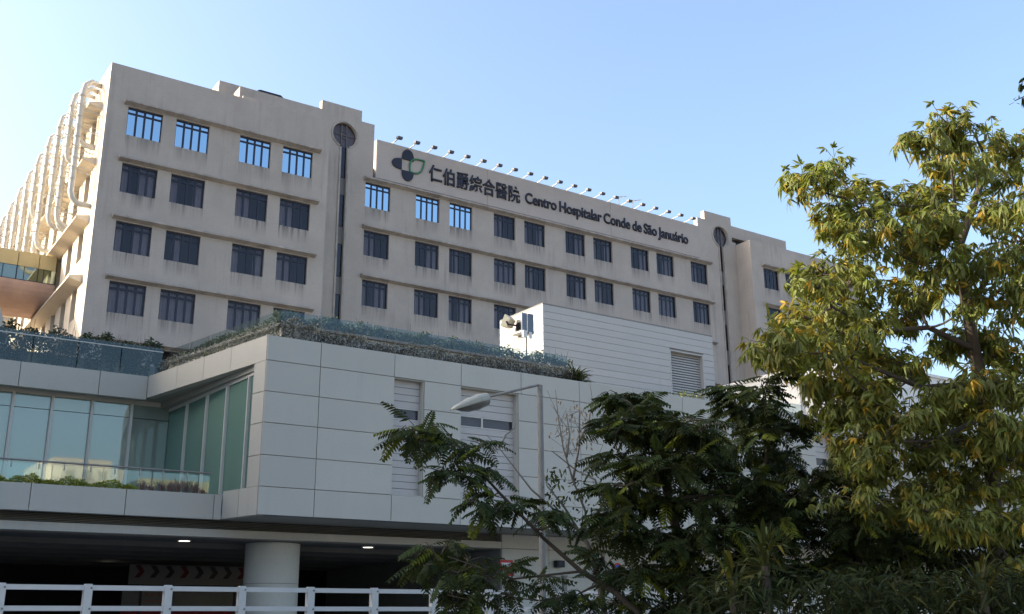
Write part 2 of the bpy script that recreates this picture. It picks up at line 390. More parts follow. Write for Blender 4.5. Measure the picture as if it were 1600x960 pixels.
def curts(W, k): 
    return [[(0.05, W*.28), (W*.72, W-.05)], [(W*.02, W*.22), (W*.5, W*.95)], [(.05, W*.95)], [(W*.25, W*.48)], [(W*.6, W-.05)], [(.05, W*.48)]][k]
CM = {(W, k): curtain_mesh(W, H, curts(W, k)) for (W, H) in ((WL, HL), (WC, HC)) for k in range(6)}
def put_window(proto, x, Y, z, W, k=None):
    fme, panes = proto; o = inst('window', fme, tower, Vector((x, Y+.15, z))-bb)
    for p in panes: inst(p.name.split('.')[0], p, o)
    if k is not None: inst('curtain', CM[(W, k)], o)
for r in range(5):
    for c, x in enumerate(XLs):
        if r == 4 and c > 1: continue
        if r == 4: continue
        put_window(protL[0 if r == 0 else 1], x, YF, ZL-FL*r-HL, WL, None if r == 0 else (2 if r == 3 else random.choice([0, 1, 3, 4, 5])))
for r in range(4):
    for c, x in enumerate(XCs):
        put_window(protC[0 if (r == 0 and c < 3) else 1], x, YC, ZC-FC*r-HC, WC, None if (r == 0 and c < 3) else random.randrange(6))
# upper roof walls behind the front parapet
mb = MB(); mb.box((10.0, YC+.01, 33), (16.19, YC+.4, 36.5)); mb.box((10.0, YC+.4, 33), (10.4, 9, 36.5)); mb.box((10.9, 1.35, 33.4), (11.1, YC, 35.6))
mb.box((10.9, .6, 34.3), (16.5, .75, 34.6)); obj('roof_parapet', mb, CONC, tower)
mb = MB(); mb.prism([(53.45+4.2, YC, 35.05), (64.9, YC, 35.1), (64.9, YC, 36.15), (57.66, YC, 36.18)], (0, .4, 0)); mb.box((64.5, YC+.4, 34.0), (64.9, 9, 36.14)); obj('roof_parapet', mb, CONC, tower)
mb = MB(); mb.box((XW+.3, .36, 33.1), (16.7, 40, 33.2)); mb.box((16.7, YC+.46, 33.1), (60, 40, 33.2)); mb.box((57.7, YC+.5, 33), (64.8, YC+.9, 35.9)); obj('roof_slab', mb, ROOM, tower)  # last box is an added dark backing that paints the parapet gap's shade
# sign wall panels
xs = [21.70, 31.2, 43.4, 53.47]
for a, b in zip(xs[:-1], xs[1:]):
    mb = MB(); mb.box((a+.012, YC-.10, 32.252), (b-.012, YC+.35, 35.24)); obj('sign_wall_panel', mb, CONC2, tower)
# right wing
XR, YR = 58.1, 1.21
mb = MB(); opR = [(59.57+i, 59.57+i+1.97, 32.05-FC*r-1.9, 32.05-FC*r) for r in range(5) for i in (0, 2.85, 6.85, 9.7)]
wall(mb, lambda u, v, d: (u, YR+d, v), [XR, 72.5], [3, 34.4], opR, .24)
mb.face([(XR, YC, 3), (XR, YR, 3), (XR, YR, 34.4), (XR, YC, 34.4)]); mb.face([(XR, YR, 34.4), (72.5, YR, 34.4), (72.5, YR+.4, 34.4), (XR, YR+.4, 34.4)])
mb.face([(XR, YR+.4, 34.4), (XR+.3, YR+.4, 34.4), (XR+.3, YC, 34.4), (XR, YC, 34.4)])
mb.face([(72.5, YR, 3), (72.5, 20, 3), (72.5, 20, 34.4), (72.5, YR, 34.4)]); mb.face([(57.655, YC, 3), (XR, YC, 3), (XR, YC, 34.6), (57.655, YC, 34.6)]); obj('wing_wall', mb, [CONC], tower)
mb = MB(); mb.box((58.4, YR+.9, 5), (72.2, YR+.95, 34)); obj('interior', mb, ROOM, tower)
mb = MB(); 
for r in range(5): ledge(mb, 59.3, 71.6, YR, 32.05-FC*r)
obj('window_ledge', mb, LEDGE, tower)
for r in range(4):
    for i in (0, 2.85, 6.85):
        fme, panes = protC[1]; o = inst('window', fme, tower, Vector((59.57+i, YR+.15, 32.05-FC*r-1.9))-bb)
        for p in panes: inst(p.name.split('.')[0], p, o)
# side wall (sunlit) with windows, slanted hoods
LEN = 44
opS = [(2.35+2.9*i, 2.35+2.9*i+1.35, ZL-FL*r-1.9, ZL-FL*r) for r in range(6) for i in range(14)]
mb = MB(); wall(mb, lambda u, v, d: (XW+d, u, v), [0, LEN], [0, 34.1], opS, .45)
mb.face([(XW, 0, 34.1), (XW+.3, 0, 34.1), (XW+.3, LEN, 34.1), (XW, LEN, 34.1)])
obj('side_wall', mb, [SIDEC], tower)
mb = MB(); mb.box((XW+.5, 1.06, 8), (XW+.55, LEN, 33)); obj('interior', mb, ROOM, tower)
for r in range(5):
    mb = MB(); zt = ZL-FL*r
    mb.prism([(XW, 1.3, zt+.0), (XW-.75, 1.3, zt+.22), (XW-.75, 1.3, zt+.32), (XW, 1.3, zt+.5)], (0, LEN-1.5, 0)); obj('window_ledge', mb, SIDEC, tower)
for i in range(6):
    for r in range(5):
        fr = MB(); y0 = 2.35+2.9*i; z0 = ZL-FL*r-1.9
        fr.box((XW+.3, y0+.06, z0+.06), (XW+.34, y0+1.29, z0+1.84)); obj('side_window', fr, DGLASS, tower)
# exhaust ducts on the side
def duct(y, x, zb, hook, rad=.30):
    mb = MB(); pts = [(XW-.02, y+.9, 33.6), (x+.5, y+.5, 33.5), (x+.12, y+.12, 33.0), (x, y, 32.3)]
    zz = 32.3
    while zz > zb+1.5: zz -= 1.2; pts.append((x, y, zz))
    if hook: pts += [(x, y, zb+.5), (x+.12, y-.02, zb+.1), (x+.45, y-.05, zb-.18), (XW-.02, y-.05, zb-.2)]
    mb.tube(pts, rad, 12)
    z = 32.2
    while z > zb+.6:
        mb.tube([(x, y, z-.03), (x, y, z+.03)], rad+.055, 12); z -= 1.35
    d = obj('exhaust_duct', mb, DUCT, tower)
    mb = MB(); z = 31.5
    while z > zb+.6:
        mb.tube([(XW, y-.35, z), (x-.3, y-.35, z)], .025, 5); mb.tube([(XW, y+.35, z), (x-.3, y+.35, z)], .025, 5); mb.tube([(x-.3, y-.35, z), (x-.3, y+.35, z)], .025, 5)
        mb.tube([(XW, y-.35, z-.5), (x-.3, y-.35, z)], .02, 5); z -= 1.35
    obj('duct_bracket', mb, DUCT, d, kind='stuff')
zbs = [25.5, 28.6, 25.2, 25.6, 28.6, 25.2, 25.0, 28.5, 25.2, 25, 24.5, 24, 24.5, 24, 24, 24, 24, 24]
for k in range(18):
    y = 1.55+1.75*k; duct(y, 1.4 if k % 2 == 0 else 1.2, zbs[k], True, .175 if k % 2 == 0 else .145)
duct(2.4, 1.6, 29.6, True, .17); duct(5.9, 1.6, 25.2, True, .16)

# black tank on roof, antennas, floodlights, sign
p0, p1 = atY(401, 139, 9), atY(443, 150, 9)
t = thing('roof_tank', (p0[0], 9, 33.2), 'flat black tank on the roof behind the upper parapet', 'tank')
mb = MB(); zt = (p0[2]+p1[2])/2; mb.prism([(p0[0], 9, zt-1.2), (p0[0]+.1, 9, zt-.1), (p0[0]+.3, 9, zt), (p1[0]-.2, 9, zt), (p1[0], 9, zt-.15), (p1[0], 9, zt-1.2)], (0, 1.6, 0)); obj('tank_shell', mb, BLACK, t)
mb = MB()
for x in (p0[0]+.3, p1[0]-.3): mb.box((x-.1, 9.2, 33.2), (x+.1, 9.4, zt-1.2)); mb.box((x-.1, 10.8, 33.2), (x+.1, 11, zt-1.2)) if False else mb.box((x-.1, 10.2, 33.2), (x+.1, 10.4, zt-1.2))
obj('tank_leg', mb, BLACK, t)
for (px, py, tx, ty) in ((967, 322, 979, 309), (989, 327, 998, 314)):
    a = atY(px, py, YC+2.0); b = atY(tx, ty, YC+2.0)
    t = thing('antenna', (a[0], YC+2.0, 33.2), 'thin aerial on a mast above the sign parapet, %s of the two' % ('first from the emblem' if px < 980 else 'farther from the emblem'), 'antenna', 'roof aerials')
    mb = MB(); mb.tube([(a[0], YC+2, 33.2), (a[0], YC+2, b[2]-.1)], .03, 6); obj('mast', mb, STEEL, t)
    mb = MB(); mb.tube([(a[0]-.6, YC+2, b[2]-.35), (a[0]+.9, YC+1.9, b[2]+.1)], .02, 5)
    for q in np.linspace(-.4, .8, 7): mb.tube([(a[0]+q, YC+1.7, b[2]-.35+.3*(q+.6)), (a[0]+q, YC+2.3, b[2]-.35+.3*(q+.6))], .012, 4)
    obj('boom', mb, STEEL, t)
fl0 = None
xa, xb_ = atY(612.8, 223.4, YC)[0], atY(1069, 350, YC)[0]
for i in range(21):
    x = xa+(xb_-xa)*i/20; loc = (x, YC-.06, 35.24)
    nth = 'floodlight on a parapet arm over the sign, %s' % (['first above the emblem', 'second, above the emblem'][i] if i < 2 else ('last beside the far keyhole window' if i == 20 else '%s in the row from the emblem end' % ['', '', 'third', 'fourth', 'fifth', 'sixth', 'seventh', 'eighth', 'ninth', 'tenth', 'eleventh', 'twelfth', 'thirteenth', 'fourteenth', 'fifteenth', 'sixteenth', 'seventeenth', 'eighteenth', 'nineteenth', 'twentieth'][i]))
    if i == 0:
        t = fl0 = thing('floodlight', loc, nth, 'floodlight', 'floodlights along the sign parapet')
        mb = MB(); mb.tube([(x, loc[1]+.1, 35.24), (x, loc[1]-1.0, 35.30)], .045, 6); mb.box((x-.08, loc[1]+.02, 35.24), (x+.08, loc[1]+.2, 35.30)); obj('arm', mb, MULL, t)
        mb = MB(); y = loc[1]-1.05; z = 35.31
        mb.prism([(x-.19, y+.2, z-.03), (x-.19, y+.08, z+.08), (x-.19, y-.2, z+.02), (x-.19, y-.15, z-.14)], (.38, 0, 0)); obj('lamp_head', mb, surface('floodlight_grey', (.09, .09, .10), .45, .1, 4, fine=0), t)
        mb = MB(); mb.prism([(x-.17, y+.19, z-.035), (x-.17, y-.14, z-.145), (x-.17, y-.13, z-.19), (x-.17, y+.18, z-.09)], (.34, 0, 0)); obj('lens', mb, NAVY, t)
    else: copy_tree(fl0, nth, loc)

# ---------------------------------------------------------------- sign
YS = YC-.10
sign = thing('hospital_sign', (atY(637, 259, YS)[0], YS, 32.4), 'dark raised lettering with a clover emblem across the top of the beige block', 'sign')
def glyph(ch, bold):
    cu = bpy.data.curves.new('t', 'FONT'); cu.body = ch; cu.offset = bold; cu.resolution_u = 4
    o = bpy.data.objects.new('t', cu); COL.objects.link(o); dg = bpy.context.evaluated_depsgraph_get(); me = bpy.data.meshes.new_from_object(o.evaluated_get(dg))
    bpy.data.objects.remove(o); V = np.array([v.co[:] for v in me.vertices]) if len(me.vertices) else np.zeros((0, 3)); return me, V
def letters(txt, x0, x1, z0, h, bold, name, ref, track=0.):
    """each character its own raised piece, fitted between x0 and x1"""
    pen = []; full = 0
    for i, ch in enumerate(txt):
        if ch == ' ': pen.append(None); continue
        _, A = glyph(ch, bold); _, B = glyph(txt[:i+1], bold); p = B[:, 0].max()-A[:, 0].max()-.05*txt[:i].count(' ')-track*i; pen.append((p, A[:, 0].min(), A[:, 0].max()))
    f = [p for p in pen if p]; lo = f[0][0]+f[0][1]; hi = f[-1][0]+f[-1][2]; sx = (x1-x0)/(hi-lo); sz = h/ref
    for ch, p in zip(txt, pen):
        if p is None: continue
        me, V = glyph(ch, .006 if ch == '醫' else bold); bm = bmesh.new(); bm.from_mesh(me); bmesh.ops.remove_doubles(bm, verts=bm.verts, dist=1e-5)
        for v in bm.verts:
            X = x0+(p[0]+v.co.x-lo)*sx; Z = z0+v.co.y*sz; v.co = (X, YS-.09, Z)
        r = bmesh.ops.extrude_face_region(bm, geom=bm.faces[:]); vs = [g for g in r['geom'] if isinstance(g, bmesh.types.BMVert)]
        bmesh.ops.translate(bm, verts=vs, vec=(0, .08, 0)); bmesh.ops.recalc_face_normals(bm, faces=bm.faces[:])
        bmesh.ops.translate(bm, verts=bm.verts, vec=-base(sign))
        nm = bpy.data.meshes.new(name); bm.to_mesh(nm); bm.free(); nm.materials.append(NAVY)
        o = bpy.data.objects.new(name, nm); COL.objects.link(o); o.parent = sign
a = atY(670, 268, YS); b = atY(812, 300, YS); zb = (atY(678, 286, YS)[2]+atY(795, 313, YS)[2])/2; zt = (atY(678, 259, YS)[2]+atY(795, 293, YS)[2])/2
letters('仁伯爵綜合醫院', a[0], b[0], zb+.12, (zt-zb)*1.02, .016, 'character', .88)
a = atY(820, 303, YS); b = atY(1074.5, 374, YS); zb = (atY(832, 319, YS)[2]+atY(1060, 379, YS)[2])/2; zt = (atY(826, 302, YS)[2]+atY(1030, 359, YS)[2])/2
letters('Centro Hospitalar Conde de São Januário', a[0], b[0], zb, (zt-zb)*1.16, .020, 'letter', .73, .012)
# emblem
def E(px, py): p = atY(580+px/5.333, 200+py/5.333, YS); return p
sq = [E(255, 262), E(350, 285), E(350, 372), E(250, 352)]
xl = (sq[0][0]+sq[3][0])/2; xr = (sq[1][0]+sq[2][0])/2; zt = (sq[0][2]+sq[1][2])/2; zb = (sq[2][2]+sq[3][2])/2
topz = E(300, 185)[2]; botz = E(300, 444)[2]; lx = E(172, 290)[0]
def lobe(pts):
    mb = MB(); mb.prism([(x, YS-.1, z) for x, z in pts], (0, .09, 0)); obj('emblem_lobe', mb, NAVY, sign)
th = np.linspace(0, PI, 20); xm, zm = (xl+xr)/2, (zt+zb)/2; hw = (xr-xl)/2; hh = (zt-zb)/2
lobe([(xm+hw*math.cos(t), zt+.02+(topz-zt-.02-.5)*1.0*0+(.5*0)+((topz-zt)*math.sin(t)**.75)) for t in th])
lobe([(xm+hw*math.cos(t), zb-.02-((zb-botz)*math.sin(t)**.75)) for t in th])
lobe([(xl-.02-(xl-lx)*math.sin(t)**.75, zm+hh*math.cos(t)) for t in th])
mb = MB(); c = E(378, 330); L0 = E(322, 362); L1 = E(440, 285)
A_, B_ = Vector((L0[0], YS-.05, L0[2]-.05)), Vector((L1[0]+.02, YS-.05, L1[2]+.05)); d = (B_-A_); nrm = Vector((-d.z, 0, d.x)).normalized()
up = [A_+d*s_+nrm*(.58*math.sin(PI*s_**.9)) for s_ in np.linspace(0, 1, 16)]; dn = [A_+d*s_-nrm*(.46*math.sin(PI*s_**.8)) for s_ in np.linspace(1, 0, 16)]
mb.tube(up, .075, 6); mb.tube(dn, .075, 6); obj('emblem_leaf', mb, GREEN, sign)

# ================================================================== PODIUM
YP = -27.0; XP = 3.13
ROWS = [11.05, 10.18, 9.12, 8.07, 7.0, 5.97, 5.06]
podium = thing('podium_building', (10, -25, 1), 'low white panelled podium with green glass recess and dark undercroft', 'building')
G = .012
def panel(x0, x1, z0, z1, Y=YP, th=.05, name='cladding_panel'):
    mb = MB(); o = random.uniform(-.003, .003); mb.box((x0+G, Y+o, z0+G), (x1-G, Y+th, z1-G)); return obj(name, mb, PANEL, podium)
units = []; x = XP
solids = [(3.13, 5.08), (5.08, 7.96), (9.2, 10.77), (13.36, 16.36), (16.36, 19.2), (20.45, 22.0), (24.6, 27.5), (27.5, 30.4), (31.6, 33.2), (35.8, 38.7), (38.7, 41.6)]+[(41.6+2.9*k, 44.5+2.9*k) for k in range(7)]
recs = [(7.96, 9.2), (10.77, 13.36), (19.2, 20.45), (22.0, 24.6), (30.4, 31.6), (33.2, 35.8)]
for a, b in solids:
    for z1, z0 in zip(ROWS[1:-2], ROWS[2:-1]): panel(a, b, z0, z1)
tops = [3.13, 5.08, 7.96, 10.77, 13.5, 16.36, 19.2, 22.0, 24.6, 27.5, 30.4, 33.2, 36, 38.7, 41.6]+[44.5+2.9*k for k in range(7)]
for a, b in zip(tops[:-1], tops[1:]): panel(a, b, ROWS[1], ROWS[0])
for a, b in zip(tops[:-1], tops[1:]): panel(a, b, ROWS[-1], ROWS[-2])
mb = MB()
for a, b in solids: mb.box((a, YP+.052, ROWS[-1]+.01), (b, YP+.5, ROWS[0]-.02))
for a, b in recs: mb.box((a, YP+.052, ROWS[-1]+.01), (b, YP+.5, ROWS[-2]-.03)); mb.box((a, YP+.052, ROWS[1]+.03), (b, YP+.5, ROWS[0]-.02)); mb.box((a, YP+.40, ROWS[-2]-.03), (b, YP+.5, ROWS[1]+.03))
obj('core_wall', mb, JOINT, podium)
for a, b in recs:
    mb = MB()
    for xx, s_ in ((a, 1), (b, -1)): mb.box((xx+s_*.001, YP+.055, ROWS[-2]), (xx+s_*.03, YP+.36, ROWS[1]))
    mb.box((a+.03, YP+.055, ROWS[1]-.03), (b-.03, YP+.36, ROWS[1])); mb.box((a+.03, YP+.055, ROWS[-2]), (b-.03, YP+.36, ROWS[-2]+.03)); obj('recess_lining', mb, PANEL, podium)
    z = ROWS[1]-.03; wz0, wz1 = 8.71, 9.14
    hs = []; 
    n = 4; e = np.linspace(ROWS[1]-.03, wz1, n+1); hs += list(zip(e[:-1], e[1:])); n = 11; e = np.linspace(wz0, ROWS[-2]+.03, n+1); hs += list(zip(e[:-1], e[1:]))
    for z1, z0 in hs:
        mb = MB(); mb.box((a+.035, YP+.30+random.uniform(-.003, .003), z0+.009), (b-.035, YP+.36, z1-.009)); obj('board', mb, BOARD, podium)
    W = b-a
    fr = MB(); mids = [a+.035, b-.035] if W < 2 else [a+.035, a+W*.43, b-.035]
    for m_ in mids: fr.box((m_-.035 if m_ != mids[0] else m_, YP+.285, wz0), (m_+.035 if m_ != mids[-1] else m_, YP+.36, wz1))
    fr.box((a+.075, YP+.288, wz0), (b-.075, YP+.357, wz0+.04)); fr.box((a+.075, YP+.288, wz1-.04), (b-.075, YP+.357, wz1)); f = obj('strip_window', fr, MULL, podium)
    for p, q in zip(mids[:-1], mids[1:]):
        mb = MB(); mb.face([(p, YP+.33, wz0), (q, YP+.33, wz0), (q, YP+.33, wz1), (p, YP+.33, wz1)]); obj('pane', mb, DGLASS, f)
# oblique return fascia (upper) A->B and lower A2->C
A = np.array([XP, YP]); B = np.array([1.54, -18.55]); C = np.array([2.67, -24.93])
def oblique(P, Q, z0, z1, joints, th=.3):
    P = np.array(P); Q = np.array(Q); d = (Q-P); L = np.hypot(*d); d = d/L; n = np.array([d[1], -d[0]]); n = n if n[0] > 0 else -n
    js = [0]+joints+[L]
    for a, b in zip(js[:-1], js[1:]):
        mb = MB(); p, q = P+d*(a+G), P+d*(b-G)
        mb.prism([(*p, z0), (*q, z0), (*(q+n*th), z0), (*(p+n*th), z0)], (0, 0, z1-z0)); obj('fascia_panel', mb, PANEL, podium)
oblique(A+np.array([0, .055]), B, ROWS[1], ROWS[0], [2.3, 4.2, 6.2])
oblique(A+np.array([0, .055]), C, ROWS[-1], ROWS[-2], [1.1])
# pier at the box corner
for z1, z0 in zip(ROWS[1:-2], ROWS[2:-1]):
    mb = MB(); mb.prism([(XP+.0, YP+.056, z0+G), (XP-.135, YP+.76, z0+G), (XP+.3, YP+.76, z0+G), (XP+.3, YP+.056, z0+G)], (0, 0, z1-z0-2*G)); obj('corner_panel', mb, PANEL, podium)
# soffit over glazing, roof slab, floor slab
mb = MB(); mb.prism([(3.12, -26.2, 10.19), (1.75, -18.3, 10.19), (-16, -18.55+.3, 10.19), (-16, -10, 10.19), (30, -10, 10.19), (30, -26.3, 10.19)], (0, 0, .1)); obj('upper_soffit', mb, SOFFIT, podium)
mb = MB(); mb.box((3.4, -26.4, 10.5), (62, -4, 10.9)); mb.box((-16, -18.2, 10.5), (3.4, -4, 10.9)); obj('roof_slab', mb, SOFFIT, podium)
mb = MB(); mb.prism([(3.25, -26.4, 5.7), (3.05, -24.5, 5.7), (-16, -24.5, 5.7), (-16, -8, 5.7), (62, -8, 5.7), (62, -26.4, 5.7)], (0, 0, .22)); obj('floor_slab', mb, SOFFIT, podium)
mb = MB(); mb.prism([(3.2, -26.9, 5.075), (2.78, -24.9, 5.075), (-16, -24.85, 5.075), (-16, -23, 5.075), (62, -23, 5.075), (62, -26.93, 5.075)], (0, 0, .1)); obj('lower_soffit', mb, SOFFIT, podium)
# bulkhead below soffit along the return glass
mb = MB(); mb.prism([(3.08, -26.2, 9.98), (3.5, -26.2, 9.98), (3.1, -17.6, 9.98), (2.3, -17.6, 9.98)], (0, 0, .205)); obj('bulkhead', mb, SOFFIT, podium)
# left wing upper fascia and lower fascia
js = [-16, -11.2, -8, atY(30, 590, -18.55)[0]-3.0, atY(30, 590, -18.55)[0], atY(155, 600, -18.55)[0], 1.54]
for a, b in zip(js[:-1], js[1:]): panel(a, b, 10.10, 11.05, -18.55, .3, 'fascia_panel')
js = [-16, -12.6, -9.4, -6.5, atY(47, 775, -24.93)[0], atY(196, 785, -24.93)[0], atY(334, 790, -24.93)[0], 2.66]
for a, b in zip(js[:-1], js[1:]): panel(a, b, 5.03, 5.87, -24.93, .3, 'fascia_panel')
# curtain glass: left wing at Y=-17.7, return at x=2.72
YG, XG = -17.75, 2.72
def xg(y): return 3.18+(2.70-3.18)*(y+26.3)/(-17.75+26.3)
gw = obj('glass_wall', (lambda m: (m.box((-16, YG-.06, 10.02), (XG, YG+.06, 10.19)), m.box((-16, YG-.06, 5.92), (XG-.05, YG+.06, 6.0)), m.prism([(xg(-26.3)-.05, -26.3, 9.86), (xg(-26.3)+.06, -26.3, 9.86), (xg(YG)+.06, YG-.062, 9.86), (xg(YG)-.05, YG-.062, 9.86)], (0, 0, .118)), m.prism([(xg(-26.3)-.05, -26.3, 5.92), (xg(-26.3)+.06, -26.3, 5.92), (xg(YG)+.06, YG-.062, 5.92), (xg(YG)-.05, YG-.062, 5.92)], (0, 0, .08)), m)[-1])(MB()), MULL, podium)
xm = [atY(px, 640, YG)[0] for px in (18, 80, 143, 205)]; sp = (xm[3]-xm[0])/3; xm = [xm[0]-sp*k for k in range(6, 0, -1)]+xm+[XG-.02]
for a in xm[:-1]:
    mb = MB(); mb.box((a-.05, YG-.14, 6.0), (a+.05, YG+.05, 10.02)); obj('mullion', mb, MULL, gw)
ztr = atY(40, 637, YG)[2]
for a, b in zip(xm[:-1], xm[1:]):
    for z0, z1 in ((6.0, ztr-.012), (ztr+.012, 10.02)):
        mb = MB(); e = random.uniform(-.006, .006); mb.face([(a, YG+e, z0), (b, YG, z0), (b, YG-e, z1), (a, YG, z1)]); obj('pane', mb, GGLASS, gw)
def yat(px):
    d = ray(px, 690); k = (2.70-3.18)/8.55; return CAM[1]+d[1]*((3.18+k*(CAM[1]+26.3)-CAM[0])/(d[0]-k*d[1]))
ym = [-26.25]+[yat(px) for px in (386, 352, 321, 290)]+[YG-.06]
ym = [y for i, y in enumerate(ym) if i == 0 or y > ym[0]+.05]
for y in ym[1:-1]:
    mb = MB(); mb.box((xg(y)-.10, y-.04, 6.0), (xg(y)+.05, y+.04, 9.86)); obj('mullion', mb, MULL, gw)
for a, b in zip(ym[:-1], ym[1:]):
    mb = MB(); e = random.uniform(-.006, .006); mb.face([(xg(a)+e, a, 6.0), (xg(b), b, 6.0), (xg(b)-e, b, 9.86), (xg(a), a, 9.86)]); obj('pane', mb, GGLASS2, gw)
# interior of the glass rooms
INT = surface('room_wall', (.42, .41, .36), .9, .1, .5)
mb = MB(); mb.box((-16, YG+4.2, 5.9), (XG+5, YG+4.4, 10.2)); mb.box((XG+4.5, -26.4, 5.9), (XG+4.7, YG+4.2, 10.2)); obj('room_wall', mb, INT, podium)
# terrace handrail glass, hedge, grasses
hz = 6.60; YH = -24.55
hr = thing('terrace_balustrade', (0, YH, 5.9), 'frameless low glass balustrade with thin handrail along the lower terrace', 'balustrade')
mb = MB(); mb.tube([(-12, YH, hz), (2.38, YH, hz)], .03, 6); obj('handrail', mb, STEEL, hr)
xx = -12.0
while xx < 2.3:
    mb = MB(); mb.box((xx+.02, YH+.05, 5.95), (min(xx+1.55, 2.36)-.02, YH+.065, hz-.08)); gp = obj('glass_panel', mb, glass('terrace_glass', (.86, .93, .92), .03, (.9, 1, 1), .02, .8) if xx == -12 else bpy.data.materials['terrace_glass'], hr)
    mb = MB()
    for dx in (.35, 1.15):
        if xx+dx < 2.3: mb.tube([(xx+dx, YH+.02, hz), (xx+dx, YH+.02, hz-.2), (xx+dx, YH+.045, hz-.22)], .022, 6)
    if mb.v: obj('clip', mb, MULL, gp)
    xx += 1.55

def leaf_blades(n, fn, tintfn):
    """n folded leaf blades; fn(i)->(pos, dir, normal-ish up, length, width, droop)"""
    V = []; F = []; T = []
    for i in range(n):
        p, d, u, L, W, dr = fn(i); p = Vector(p); d = Vector(d).normalized(); s_ = d.cross(Vector(u)); s_ = s_.normalized() if s_.length > 1e-4 else d.orthogonal().normalized(); nn = s_.cross(d)
        k = len(V); dn = Vector((0, 0, -1))
        m1 = p+d*L*.35+dn*dr*L*.1; m2 = p+d*L*.7+dn*dr*L*.35; tip = p+d*L+dn*dr*L*.8
        V += [p, m1+s_*W*.5+nn*W*.12, m1, m1-s_*W*.5+nn*W*.12, m2+s_*W*.36+nn*W*.08, m2, m2-s_*W*.36+nn*W*.08, tip]
        F += [(k, k+2, k+1), (k, k+3, k+2), (k+1, k+2, k+5, k+4), (k+2, k+3, k+6, k+5), (k+4, k+5, k+7), (k+5, k+6, k+7)]
        T += [tintfn(i)]*6
    return V, F, T
def leaf_mesh(name, V, F, T, mat, off=(0, 0, 0)):
    me = bpy.data.meshes.new(name); o = Vector(off); me.from_pydata([tuple(Vector(v)-o) for v in V], [], F); me.materials.append(mat)
    at = me.color_attributes.new('tint', 'FLOAT_COLOR', 'CORNER'); d = []
    for f, t_ in zip(F, T): d += [t_[0], t_[1], t_[2], 1]*len(f)
    at.data.foreach_set('color', d); me.polygons.foreach_set('use_smooth', [True]*len(F)); me.update(); return me
def rv(): v = Vector((random.gauss(0, 1), random.gauss(0, 1), random.gauss(0, 1))); return v.normalized()
def tvar(a=.6, b=1.3, y=.1):
    k = random.uniform(a, b); 
    return (k*1.7, k*1.15, k*.7) if random.random() < y else (k, k*random.uniform(.92, 1.06), k)
def foliage_obj(name, V, F, T, mat, parent=None, label=None, cat=None, kind=None, group=None):
    o = bpy.data.objects.new(name, leaf_mesh(name, V, F, T, mat, base(parent) if parent else (0, 0, 0))); COL.objects.link(o); o.parent = parent
    return tag(o, label, cat, group, kind)
# clipped yellow-green hedge on terrace ledge
def hedge_fn(x0, x1, y0, y1, z0, z1, L, W):
    def f(i):
        x = random.uniform(x0, x1); h = z0+(z1-z0)*(.75+.25*math.sin(x*5.1)+.12*math.sin(x*13))
        p = (x, random.uniform(y0, y1), random.uniform(z0, max(z0+.05, h))); d = rv()+Vector((0, -.3, .8)); return p, d, rv(), L*random.uniform(.6, 1.2), W, .5
    return f
xh = atY(212, 758, YH)[0]
V, F, T = leaf_blades(7000, hedge_fn(-8, xh, -24.86, -24.62, 5.8, 6.13, .11, .035), lambda i: tvar(.9, 2.3, .2))
h = thing('clipped_hedge', (-2, -24.7, 5.85), 'low clipped yellow green hedge along the white terrace ledge', 'hedge'); foliage_obj('foliage', V, F, T, LEAFH, h, kind='stuff')
def tuft(cx, cy, z, h, n, sprd):
    def f(i):
        a = random.uniform(0, 2*PI); e = random.uniform(.1, sprd); d = Vector((math.cos(a)*e, math.sin(a)*e, 1)); return (cx+random.uniform(-.08, .08), cy+random.uniform(-.05, .05), z), d, rv(), h*random.uniform(.5, 1.1), .018, .35
    return f
for k, px in enumerate((222, 236, 252, 266, 278, 291, 304, 317)):
    p = atY(px, 766, -24.7); V, F, T = leaf_blades(60, tuft(p[0], -24.72, 5.84, [.55, .35, .6, .5, .75, .7, .6, .35][k], 60, .55), lambda i: random.choice([(1.5, .75, .8), (1.1, .9, .7), (.8, .5, .6)]))
    o = thing('grass_tuft', (p[0], -24.72, 5.84), 'purple brown grass tuft on the terrace ledge, %s past the hedge end' % ['first', 'second', 'third', 'fourth', 'fifth', 'sixth', 'seventh', 'last'][k], 'grass', 'purple grasses on the terrace ledge')
    foliage_obj('blades', V, F, T, LEAFP, o)

# ---- undercroft
mb = MB(); mb.box((-16, -24.42, 4.50), (14.28, -23.9, 4.76)); obj('edge_beam', mb, PANEL, podium)
for k in range(5):
    mb = MB(); z = 4.80+.052*k; mb.prism([(-16, -24.30, z), (-16, -24.26, z+.028), (-16, -24.18, z+.028), (-16, -24.22, z)], (58, 0, 0)); obj('louvre_blade', mb, SOFFIT, podium)
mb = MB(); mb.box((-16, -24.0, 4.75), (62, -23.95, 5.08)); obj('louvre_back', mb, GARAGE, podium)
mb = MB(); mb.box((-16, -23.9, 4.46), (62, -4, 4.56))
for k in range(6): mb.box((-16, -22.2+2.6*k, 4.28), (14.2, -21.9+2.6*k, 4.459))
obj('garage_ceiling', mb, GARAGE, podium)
mb = MB(); mb.box((-16, -4.2, 1), (62, -4, 4.5)); mb.box((-16.2, -24, 1), (-16, -4, 4.5)); obj('garage_wall', mb, ROOM, podium)
